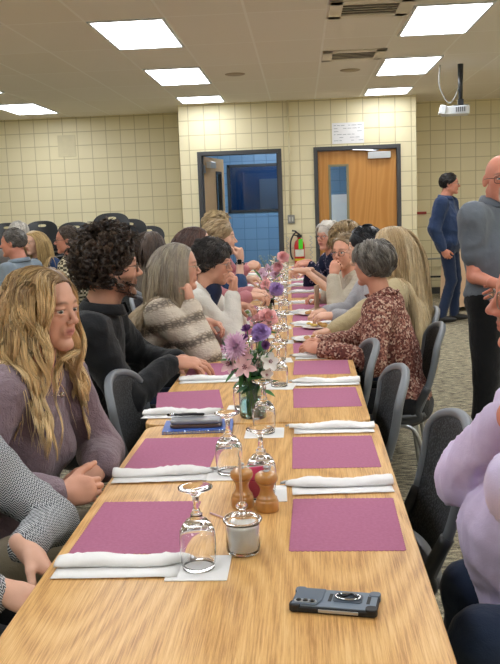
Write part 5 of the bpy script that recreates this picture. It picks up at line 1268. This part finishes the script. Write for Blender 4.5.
# --- glasses, hand over mouth
p = person('woman with glasses in oatmeal sweater holding her hand to her mouth', 'person', at(345, 252, 6.08), 232, 195, (.62, 6.15, .49),
    {1: dict(p=at(333, 277, 5.92), d=(.3, 0, 1), n=(.4, .8, 0), pole=(-.3, -.5, -1), curl=[.8, .9, 1.0, 1.1], thumb_to=(-1, 0, .0)), -1: dict(p=at(322, 296, 6.25), d=(-.9, -.2, 0), n=(0, 0, -1), pole=(.2, .6, -1), curl=[.6, .7, .7, .8], thumb_to=(0, -1, 0))},
    ('sweater', CREAMS), ('trousers', DENIM), s=1.0, hair=hs(['8b7558', 'a08a6a', '75624a'], kind='pony', len=.16, n=1500, k=8, w=.003, thick=.012, cap=.006, clump=.2, capcol='836e52'), res=1, glass=dict(col='6a5a50', r=.021), skin='dca288', sleeve=('long', 1.1, 1.3), hres=.006)
# --- green / navy
p = person('person with wavy dark blonde hair, navy dress and sage scarf, reaching over table', 'person', at(344, 236, 6.85), 165, 180, (.60, 6.9, .50),
    {1: dict(p=at(306, 271, 6.62), d=(-1, .1, .1), n=(0, .2, -1), pole=(.3, -.4, -1), curl=[.6, .7, .8, .9], thumb_to=(0, 0, 1)), -1: dict(p=at(310, 270, 7.05), d=(-.9, -.2, 0), n=(0, 0, -1), pole=(.2, .6, -1), curl=[.6, .7, .7, .8], thumb_to=(0, -1, 0))},
    ('dress', DKNAVY), ('trousers', BLACKP), s=1.0, hair=hs(['8f7650', 'a88f66', '6f5a3e'], kind='bob', len=.2, n=1300, k=10, w=.0038, wave=.008, thick=.03, capcol='7d6746'), res=2, sleeve='short')
Nk, T_, sp_ = p['Nk'], p['T'], p['spine']
bm = bmesh.new(); tube(bm, [tuple(Nk-sp_*.01+T_[0]*.085*math.cos(a)+T_[1]*.10*math.sin(a)-sp_*.03*(math.cos(a))) for a in np.linspace(0, 2*PI, 25)], .04, 10, False)
for q in (-1, 1): tube(bm, [tuple(Nk+T_[0]*.09+T_[1]*.05*q-sp_*.03), tuple(Nk+T_[0]*.14+T_[1]*.06*q-sp_*.2), tuple(Nk+T_[0]*.14+T_[1]*.07*q-sp_*.38)], [.035, .04, .03], 10)
obj('scarf', bm, fabric('sage green scarf', '7f9a84'), p['root'], smooth=True)
# --- white haired
p = person('elderly woman with white hair and glasses in a dark floral blouse near the far end', 'person', at(328, 236, 7.43), 222, 200, (.50, 7.5, .50),
    {1: dict(p=at(310, 264, 7.25), d=(-.95, 0, 0), n=(0, .3, -1), pole=(.3, -.4, -1), curl=[.6, .7, .8, .9]), -1: dict(p=at(308, 262, 7.5), d=(-.9, -.2, 0), n=(0, 0, -1), pole=(.2, .6, -1), curl=[.6, .7, .7, .8])},
    ('blouse', NFLOR), ('trousers', BLACKP), s=1.0, hair=hs(['d9d4ca', 'e6e2da', 'c4bdb2'], kind='short', len=.07, n=1300, k=8, w=.0036, thick=.03, lift=.5, comb=(-.5, 0, -.3), side=.5, cap=.014, capcol='d0cac0', nape=-.065), res=1, glass=dict(col='8a6a5a', r=.021), skin='d9a08a', brow='b0a090', hres=.006)
# ---------------- standing men
Y = 10.5; g0 = at(444, 318, Y); g1 = at(452, 317, Y)
p = person('man in a navy work jacket and jeans standing by the right back wall', 'person', at(450, 184, Y), -12, -25, (1.72, Y, .93),
    {-1: dict(p=at(443, 249, Y-.2), d=(.45, -.1, -.9), n=(.3, .8, 0), pole=(-.5, -.1, -.2), curl=[.6, .7, .8, .9], thumb_to=(1, 0, 0)), 1: dict(p=(1.98, Y+.1, .92), d=(.3, 0, -1), n=(-.9, 0, 0), pole=(-.5, .2, 0), curl=[.6, .7, .8, .9])},
    ('jacket', NAVYJ), ('jeans', fabric('navy jeans', '1f2c47')), fem=False, s=1.02, res=1, hres=.007, hair=hs(['1f1b1b', '2c2625'], kind='short', len=.05, n=1400, k=7, w=.0035, thick=.02, lift=.3, cap=.008, capcol='1c1818'), glass=dict(col='9a8a80', r=.021), skin='cf8d76', collar=NAVYJ,
    legs={-1: ((1.74, Y-.08, .50), (1.62, Y-.10, .09)), 1: ((1.82, Y+.08, .50), (1.80, Y+.10, .09))}, sleeve=('long', 1.2, 1.35), belly=.035, wrk=.012, torso_w=1.3, shw=.21)
Y = 4.6
p = person('bald man with glasses and grey goatee in a slate polo standing at the right edge', 'person', at(502, 179, Y), -90, -50, (1.00, Y+.02, .93),
    {-1: dict(p=at(496, 284, Y-.34), d=(.75, -.3, -.3), n=(.3, .8, 0), pole=(-.12, .6, -.5), curl=[.5, .6, .7, .8], thumb_to=(0, 0, 1)), 1: dict(p=at(515, 288, Y-.30), d=(-.7, -.4, -.3), n=(.3, .8, 0), pole=(.8, .3, 0), curl=[.5, .6, .7, .8], thumb_to=(0, 0, 1))},
    ('polo_shirt', POLO), ('trousers', BLACKP), fem=False, s=1.04, res=1, hair=dict(kind='none', cols=['aaaaaa'], len=.1), glass=dict(col='3a3432', r=.021), beard=('b9b4ae', 'goatee', .85), skin='d78f78', brow='6a5548', collar=POLO, sleeve='short', belly=.03, wrk=.010, legs='stand', torso_w=1.0, neck_len=.125, shw=.185)
# ---------------- background left
p = person('grey haired man in a blue grey shirt seated at the far left, facing away', 'person', at(13, 243, 7.5), 175, 165, (at(22, 243, 7.5).x, 7.5, .49), {1: dict(p=(-2.7, 7.2, .80), pole=(.3, -.5, -1), d=(-1, 0, 0))}, ('shirt', CHAMB), ('trousers', DENIM), fem=False, s=1.05,
    hair=hs(['5b5753', '77736e', '45423f'], kind='short', len=.035, n=1500, k=6, w=.0035, thick=.012, lift=.2, cap=.005, capcol='56524e', nape=-.06), res=2, skin='cb8a74', collar=CHAMB, torso_w=1.15)
p = person('white haired person half hidden behind the man in the blue grey shirt', 'person', at(19, 234, 8.8), 100, 100, (at(19, 234, 8.8).x, 8.8, .49), {}, ('shirt', fabric('dull shirt', '7a7470')), ('trousers', DENIM), s=1.0,
    hair=hs(['c9c4bc', 'dad5cc'], kind='short', len=.06, n=900, k=7, w=.0045, thick=.025, lift=.4, cap=.01, capcol='bdb8b0'), res=3)
p = person('woman with straight blonde hair in a dark blue top seated in the left background', 'person', at(34, 243, 8.4), 235, 250, (at(38, 243, 8.4).x, 8.4, .49), {}, ('top', fabric('deep blue top', '22395e')), ('trousers', DENIM), s=.98,
    hair=hs(['b89a66', 'cbb07c', '9a7f52'], kind='long', len=.34, n=1200, k=12, w=.004, thick=.03, clump=.3, grav=.6, capcol='a5895a', part=.01), res=2, hres=.007)
p = person('man in glasses and a checked shirt seated in the left background', 'person', at(67, 240, 7.8), 190, 175, (at(73, 240, 7.8).x, 7.8, .49), {}, ('shirt', CHECK), ('trousers', DENIM), fem=False, s=1.03,
    hair=hs(['4a3d32', '5d4e40', '3a3028'], kind='short', len=.035, n=1400, k=6, w=.0035, thick=.014, lift=.25, cap=.006, capcol='483b30', nape=-.06), res=2, hres=.007, glass=dict(col='2a2a2c', r=.021), skin='c98a72', collar=CHECK, torso_w=1.1)
# chairs under the seated people of the left side and far right
for x, y, dg, who in ((-1.02, 1.75, 0, 'person in the herringbone jacket'), (-.92, 2.40, -8, 'woman in the mauve blouse'), (-1.0, 3.80, 2, 'man in the black shirt'), (-.97, 4.34, 0, 'woman in the knit sweater'), (-.93, 4.97, 0, 'woman in the white cardigan'), (-.95, 5.52, 0, 'woman in the pink sweater'), (-.9, 6.12, 0, 'person in the blue top'), (-.88, 6.87, 0, 'farthest person on the left side'),
    (.60, 1.93, 178, 'man in the lilac shirt'), (.46, 5.52, 180, 'person in the pale grey sweater'), (.50, 6.17, 190, 'woman in the oatmeal sweater'), (.48, 6.92, 180, 'person in the navy dress'), (.55, 7.52, 195, 'elderly white haired woman'),
    (-1.30, 7.1, 60, 'brown haired background person'), (at(22, 243, 7.5).x, 7.5, 165, 'man in the blue grey shirt'), (at(19, 234, 8.8).x, 8.8, 100, 'white haired person in the background'), (at(38, 243, 8.4).x, 8.4, 250, 'background woman in dark blue'), (at(73, 240, 7.8).x, 7.8, 175, 'man in the checked shirt')):
    chair(x, y, dg, 'charcoal chair carrying the '+who)
# ------------------------------------------------------------------ flowers
def petal(bm, o, d, n, L, w, curl=.3, cup=.0, tipf=.15, mid=.6, ruf=0):
    """a petal from o along d, surface normal n"""
    o, d, n = V(o), V(d).normalized(), V(n); rf = ruf*w; n = (n-d*n.dot(d)).normalized(); x = d.cross(n); rows = []
    K = 6
    for i in range(K):
        s = i/(K-1); ww = w*(math.sin(min(1, s/mid*.5+.12)*PI) if s < mid else (1-(1-tipf)*((s-mid)/(1-mid))**2))*(.35+.65*min(1, s*3))
        p = o+d*(L*s)+n*(curl*L*s*s)
        rows.append([bm.verts.new(p-x*ww/2+n*(cup*ww+random.uniform(-rf, rf)*s)), bm.verts.new(p+n*random.uniform(-rf, rf)*s), bm.verts.new(p+x*ww/2+n*(cup*ww+random.uniform(-rf, rf)*s))])
    for a, b in zip(rows, rows[1:]):
        for k in (0, 1): bm.faces.new((a[k], a[k+1], b[k+1], b[k]))
def fm(name, c): return simple('petal '+name, c, .65)
def bloom(kind, r, col, parent, c, face):
    """bloom of radius r at c facing direction face"""
    f = V(face).normalized(); a = f.orthogonal().normalized(); b = f.cross(a); c = V(c)
    def ring(bm, n, tilt, L, w, off=0, ph=0, **k):
        for i in range(n):
            t = 2*PI*(i+ph)/n; rd = a*math.cos(t)+b*math.sin(t); j = random.uniform(-.08, .08)
            d = rd*math.cos(tilt+j)+f*math.sin(tilt+j); petal(bm, c+f*off, d, f*math.cos(tilt)-rd*math.sin(tilt), L*random.uniform(.9, 1.08), w, **k)
    bm = bmesh.new()
    if kind == 'mum':
        for lv, (n, t) in enumerate(((26, .05), (24, .3), (20, .6), (16, .9), (10, 1.2))): ring(bm, n, t, r*(1-.09*lv), r*.17, ph=lv*.5, curl=.12, cup=.2, tipf=.3)
    elif kind == 'carnation':
        for lv, (n, t) in enumerate(((12, .1), (12, .4), (11, .7), (10, 1.0), (9, 1.25), (7, 1.45))): ring(bm, n, t, r*(1-.09*lv), r*.5, ph=lv*.37, curl=-.1+.12*lv, cup=0, tipf=.9, mid=.8, ruf=.22)
    elif kind == 'lily':
        ring(bm, 3, .55, r, r*.55, curl=-.25, cup=.12, tipf=.2); ring(bm, 3, .65, r*.95, r*.42, ph=.5, curl=-.25, cup=.12, tipf=.2)
    elif kind == 'button':
        for lv, (n, t) in enumerate(((14, .2), (12, .6), (9, 1.0), (5, 1.35))): ring(bm, n, t, r*(1-.1*lv), r*.4, ph=lv*.5, curl=.35, cup=.3, tipf=.5)
    elif kind == 'white':
        ring(bm, 5, .45, r, r*.75, curl=-.1, cup=.15, tipf=.5, mid=.6)
    o = obj('bloom', bm, fm(col[0], col[1]), parent, smooth=True)
    if kind in ('lily', 'white'):
        bm = bmesh.new()
        for i in range(6):
            t = i*1.05; q = c+f*r*.5+(a*math.cos(t)+b*math.sin(t))*r*.16; tube(bm, [c, q], r*.012+.0004, 4); ico(bm, q, r*.05+.0005, 1)
        obj('stamens', bm, simple('stamen', '8a4a58' if kind == 'lily' else 'c9b45a', .6), o)
LEAF = simple('leaf green', '3f7a3a', .5); LEAFD = simple('leaf dark', '2d5a38', .5); STEM = simple('stem green', '5a8a44', .5)
def leaf_part(parent, o, d, L, w, m=None, droop=-.25):
    bm = bmesh.new(); petal(bm, o, d, (0, -.3, 1), L, w, curl=droop, cup=.12, tipf=.02, mid=.4); obj('leaf', bm, m or LEAF, parent, smooth=True)
def flower(name, label, base, head, kind, r, col, face, group, leaves=(), stemr=.002):
    b = V(base); h = V(head); g = thing(name, label, 'flower', tuple(b), 0, group); hh = h-b
    mid = hh*.5+V((hh.x*-.25, hh.y*-.25, 0))
    obj('stem', TB(spline([(0, 0, 0), mid, hh], 6), stemr, 6), STEM, g, smooth=True)
    if kind: bloom(kind, r, col, g, hh, face)
    for (o, d, L, w, m) in leaves: leaf_part(g, V(o)-b, d, L, w, m)
    return g
random.seed(5)
# main vase, tinted glass with water
VX, VY = -.180, 2.915
VB = .7505
r = tag(obj('glass_vase', lathe([(0, .005), (.040, .005), (.0445, .012), (.0445, .118), (.040, .135), (.040, .148), (.0425, .148), (.0425, .136), (.047, .119), (.047, .009), (.043, 0), (0, 0)], 36), glass('aqua glass', 'dff3f1'), smooth=True, loc=(VX, VY, VB)), 'clear aqua glass jar vase holding the large bouquet by the table joint', 'vase')
obj('water', lathe([(0, .0055), (.0395, .0055), (.044, .0125), (.044, .060), (0, .060)], 30), glass('water', 'dff1f4', ior=1.33), r, smooth=True)
MG = 'flowers in the large bouquet'
PK, PKL, LIL, PUR, DPU, WHT = ('pink', 'f0b2ba'), ('pale pink', 'ecc4c6'), ('lilac', 'e8c4dc'), ('purple', 'b090cc'), ('deep purple', '80508c'), ('white bloom', 'eeeae4')
def bs(i): a = i*2.4; return (VX+.014*math.cos(a), VY+.014*math.sin(a), VB+.008)
CV = (-.02, -1, .35)
L_ = [('chrysanthemum', 'large spiky lilac bloom at the left of the large bouquet', (236, 347), 'mum', .040, LIL, (-.4, -.9, .5), -.03),
 ('alstroemeria', 'pale pink lily bloom lowest on the left of the large bouquet', (231, 364), 'lily', .030, PKL, (-.5, -.9, .2), -.02),
 ('alstroemeria', 'pale pink lily bloom lowest in the middle of the large bouquet', (245, 367), 'lily', .032, PKL, (0, -1, .2), -.05),
 ('alstroemeria', 'pale pink lily bloom in the centre of the large bouquet under the buttons', (244, 356), 'lily', .028, PKL, (-.1, -.9, .4), -.03),
 ('alstroemeria', 'pale pink lily bloom at the right of the large bouquet', (258, 366), 'lily', .026, PKL, (.4, -.9, .3), -.01),
 ('button_flower', 'small deep purple bloom topmost left in the large bouquet', (247, 330), 'button', .015, DPU, (-.3, -.6, .8), .0),
 ('statice_flower', 'larger violet bloom at the top of the large bouquet', (261, 332), 'carnation', .026, PUR, (.1, -.7, .7), .0),
 ('button_flower', 'small deep purple bloom under the topmost left one in the bouquet', (245, 339), 'button', .013, DPU, (-.2, -.8, .5), -.02),
 ('button_flower', 'small purple bloom in the centre of the large bouquet', (257, 339), 'button', .013, PUR, (0, -.9, .5), -.02),
 ('button_flower', 'small deep purple bloom at the right of the large bouquet', (265, 346), 'button', .014, DPU, (.3, -.9, .4), -.02),
 ('white_flower', 'white bloom at the right side of the large bouquet', (269, 362), 'white', .026, WHT, (.4, -.9, .3), -.03),
 ('white_flower', 'small white bloom low at the right of the large bouquet', (266, 374), 'white', .018, WHT, (.3, -.9, -.1), -.03)]
for i, (nm, lb, px, kd, r_, cl, fc, dy) in enumerate(L_):
    h = at(px[0], px[1], VY+dy); b = bs(i); lv = []; r_ *= 1.3
    m_ = V(b).lerp(h, .72)
    lv = [(tuple(m_), (random.uniform(-1, 1), random.uniform(-.6, .2), .3), random.uniform(.05, .075), .022, [LEAF, LEAFD][i % 2]), (tuple(V(b).lerp(h, .6)), (random.uniform(-1, 1), random.uniform(-1, .2), -.1), random.uniform(.05, .07), .02, [LEAFD, LEAF][i % 2])]
    flower(nm, lb, b, h, kd, r_, cl, fc, MG, lv)
lfs = [('right, pointing up', (274, 347), (.8, -.1, .6), (262, 362), .055), ('right, lower', (277, 367), (1, -.1, .05), (264, 364), .055), ('far left', (220, 360), (-1, -.1, .1), (234, 360), .05), ('left, pointing up', (224, 342), (-.25, 0, 1), (232, 366), .07), ('left, drooping', (226, 381), (-.5, -.2, -.8), (236, 370), .06), ('left centre, drooping', (240, 386), (-.1, -.3, -1), (243, 370), .06), ('right centre, drooping', (264, 383), (.3, -.3, -1), (259, 368), .05), ('back centre', (256, 350), (.1, 0, 1), (254, 366), .05)]
for i, (wh, tp, dr, st, L) in enumerate(lfs):
    a, t_ = at(st[0], st[1], VY-.025), at(tp[0], tp[1], VY-.035)
    g = flower('foliage_sprig', 'green leafy sprig of the large bouquet at the '+wh, bs(i+5), a, None, 0, None, None, 'greenery in the large bouquet')
    b_ = V(bs(i+5)); leaf_part(g, a-b_, (t_-a), (t_-a).length*1.15, .018, LEAF if i % 3 else LEAFD, -.05)
    leaf_part(g, a-b_, (t_-a)+V((.02, 0, .03)), .03, .012, LEAFD, -.2)
# baby's breath / grey green filler: thin sprigs
def filler(cx, cy, z0, z1, R_, n, label):
    g = thing('filler_sprig', label, 'flower', (cx, cy, z0))
    bm = bmesh.new(); bl = bmesh.new()
    for i in range(n):
        a = random.uniform(0, 6.28); rr = R_*math.sqrt(random.random()); p = V((rr*math.cos(a), rr*math.sin(a), (z1-z0)*random.uniform(.7, 1)))
        tube(bm, [(0, 0, 0), (p.x*.4, p.y*.4, p.z*.6), p], .0007, 3); ico(bl, p, random.uniform(.003, .006), 1)
    obj('stems', bm, simple('grey stem', '6f8a74', .7), g)['kind'] = 'stuff'; obj('buds', bl, simple('grey green bud', '9aa79a', .8), g)['kind'] = 'stuff'
filler(VX, VY, VB+.01, VB+.23, .06, 90, 'grey green filler sprigs among the large bouquet')
# second: big pink carnation in a small glass further on
def small_glass(x, y, label, h=.11, rr=.030):
    return tag(obj('glass_vase', lathe([(0, .004), (rr*.86, .004), (rr, h*.5), (rr*.95, h), (rr*1.02, h), (rr*1.08, h*.5), (rr*.92, 0), (0, 0)], 28), GL, smooth=True, loc=(x, y, .7505)), label, 'vase')
def arrangement(cx, cy, gl, items, grp):
    small_glass(cx, cy, gl)
    for i, (nm, lb, px, kd, r_, cl, fc) in enumerate(items):
        h = at(px[0], px[1], cy+random.uniform(-.03, .0)); b = (cx+.012*math.cos(i*2.1), cy+.012*math.sin(i*2.1), .758)
        lv = [(tuple(V(b).lerp(h, .8)), (random.uniform(-1, 1), -.4, .2), random.uniform(.05, .08), .022, LEAF)]
        flower(nm, lb, b, h, kd, r_, cl, fc, grp, lv)
RO = ('rose pink', 'f6bcbc')
x = at(262, 350, 4.2).x
arrangement(x, 4.2, 'small glass vase under the big coral pink carnations', [('carnation', 'large coral pink carnation above the big bouquet, right one', (267, 318), 'carnation', .052, RO, (.2, -.8, .6)), ('carnation', 'large coral pink carnation above the big bouquet, left one', (258, 322), 'carnation', .042, RO, (-.4, -.8, .5)), ('carnation', 'small pink carnation under the coral pink pair', (266, 328), 'carnation', .034, RO, (.1, -1, .1))], 'coral pink carnations')
filler(x, 4.2, .76, .95, .06, 40, 'filler sprigs around the coral pink carnations')
x = at(270, 320, 5.6).x
arrangement(x, 5.6, 'small glass vase holding the violet rose', [('rose', 'violet rose in the third arrangement', (276, 289), 'carnation', .048, PUR, (.2, -.9, .4)), ('rose', 'pink rose left of the violet rose', (266, 285), 'carnation', .040, RO, (-.3, -.8, .5)), ('alstroemeria', 'pale pink lily bloom under the violet rose', (268, 296), 'lily', .04, PKL, (-.2, -1, .2))], 'flowers in the third arrangement')
filler(x, 5.6, .76, .99, .07, 60, 'filler sprigs around the violet rose')
x = at(270, 296, 7.6).x
arrangement(x, 7.6, 'small glass vase of the farthest arrangement', [('alstroemeria', 'lilac lily bloom at the left of the farthest arrangement', (262, 274), 'lily', .065, LIL, (-.4, -.9, .3)), ('alstroemeria', 'lilac lily bloom at the centre of the farthest arrangement', (269, 271), 'lily', .07, LIL, (0, -.9, .4)), ('alstroemeria', 'lilac lily bloom at the right of the farthest arrangement', (275, 275), 'lily', .065, LIL, (.3, -.9, .3)), ('rose', 'pink rose topmost in the farthest arrangement', (283, 257), 'carnation', .055, RO, (.1, -.9, .5)), ('alstroemeria', 'pale lily bloom lowest in the farthest arrangement', (267, 279), 'lily', .05, PKL, (0, -1, .1)), ('rose', 'pale pink rose right of the farthest lilac lilies', (278, 267), 'carnation', .045, PK, (.2, -.9, .3))], 'flowers in the farthest arrangement')
filler(x, 7.6, .76, 1.03, .11, 60, 'filler sprigs around the farthest arrangement')
for i, (tp, st) in enumerate((((253, 268), (262, 280)), ((287, 283), (276, 281)), ((257, 280), (266, 282)), ((284, 272), (276, 278)))):
    a, t_ = at(st[0], st[1], 7.52), at(tp[0], tp[1], 7.5); b_ = V((x, 7.6, .76))
    g = flower('foliage_sprig', 'green leaf of the farthest arrangement, ' + ['upper left', 'lower right', 'lower left', 'upper right'][i], b_, a, None, 0, None, None, 'greenery in the farthest arrangement')
    leaf_part(g, a-b_, t_-a, (t_-a).length, .05, LEAF, -.05)
# upright table sign, seen edge on
p0, p1_ = atz(317, 309, .75), at(317, 289, 5.95)
r = thing('table_sign', 'narrow tan upright card stand on the table left of the right placemats', 'stand', (p0.x, 5.95, .7505), rad(75))
obj('card', B((-.055, -.004, .004), (.055, .004, .16)), simple('tan card', 'b89b84', .6), r, bevel=.001); obj('foot', B((-.06, -.03, 0), (.06, .03, .005)), MATS['tan card'], r, bevel=.001)
# ------------------------------------------------------------------ plates of food
PL = simple('white plate', 'efeee9', .3)
def plate(x, y, label, foods):
    r = tag(obj('dinner_plate', lathe([(0, .002), (.06, .002), (.075, .007), (.095, .012), (.096, .014), (.075, .009), (.06, .005), (0, .005)], 32), PL, smooth=True, loc=(x, y, .7515)), label, 'plate')
    for nm, col, dx, dy, s_, q in foods:
        bm = bmesh.new()
        for _ in range(q):
            vs = ico(bm, (random.uniform(-s_, s_)*.8, random.uniform(-s_, s_)*.8, random.uniform(.0, .012)), s_*random.uniform(.35, .55), 2, (1, 1, .6))
            for v in vs: v.co += V((random.uniform(-1, 1),)*3)*s_*.05
        o = obj(nm, bm, simple('food '+col, col, .5), smooth=True, loc=(x+dx, y+dy, .764)); tag(o, nm.replace('_', ' ')+' on the '+label.split(' with ')[0].replace('white ', ''), 'food', 'food on the plates'); 
def fd(*a): return a
plate(at(222, 328, 4.62).x, 4.62, 'white plate before the woman in the white cardigan with carrots and greens', (('carrot_pieces', 'd9702a', -.05, -.02, .03, 5), ('salad_leaves', '5f8a34', .02, .02, .035, 7), ('cheese_pieces', 'dcc05a', .05, -.02, .025, 4)))
plate(at(236, 314, 5.15).x, 5.15, 'white plate in front of the pink sleeve with small food', (('salad_leaves', '7a8f45', -.02, .0, .035, 6), ('carrot_pieces', 'cf7a3a', .03, .02, .03, 4)))
plate(at(240, 303, 5.7).x, 5.7, 'white plate near the far pink hands with small food', (('chicken_pieces', 'c79a62', -.02, .0, .035, 5), ('salad_leaves', '7f9a4a', .04, .0, .03, 5)))
plate(at(312, 309, 5.62).x, 5.62, 'white plate on the right beside the tan card stand', (('chicken_pieces', 'b98a52', .0, .0, .04, 6),))
plate(at(318, 319, 5.0).x, 5.0, 'white plate on the right under the grey sleeved hands', (('chicken_pieces', 'c79a58', .02, .0, .035, 5), ('cheese_pieces', 'd8b860', -.03, .02, .03, 4)))
plate(at(310, 333, 4.55).x, 4.55, 'white plate on the right before the tan sleeved hands', (('chicken_pieces', 'c2935a', .0, .0, .03, 4),))
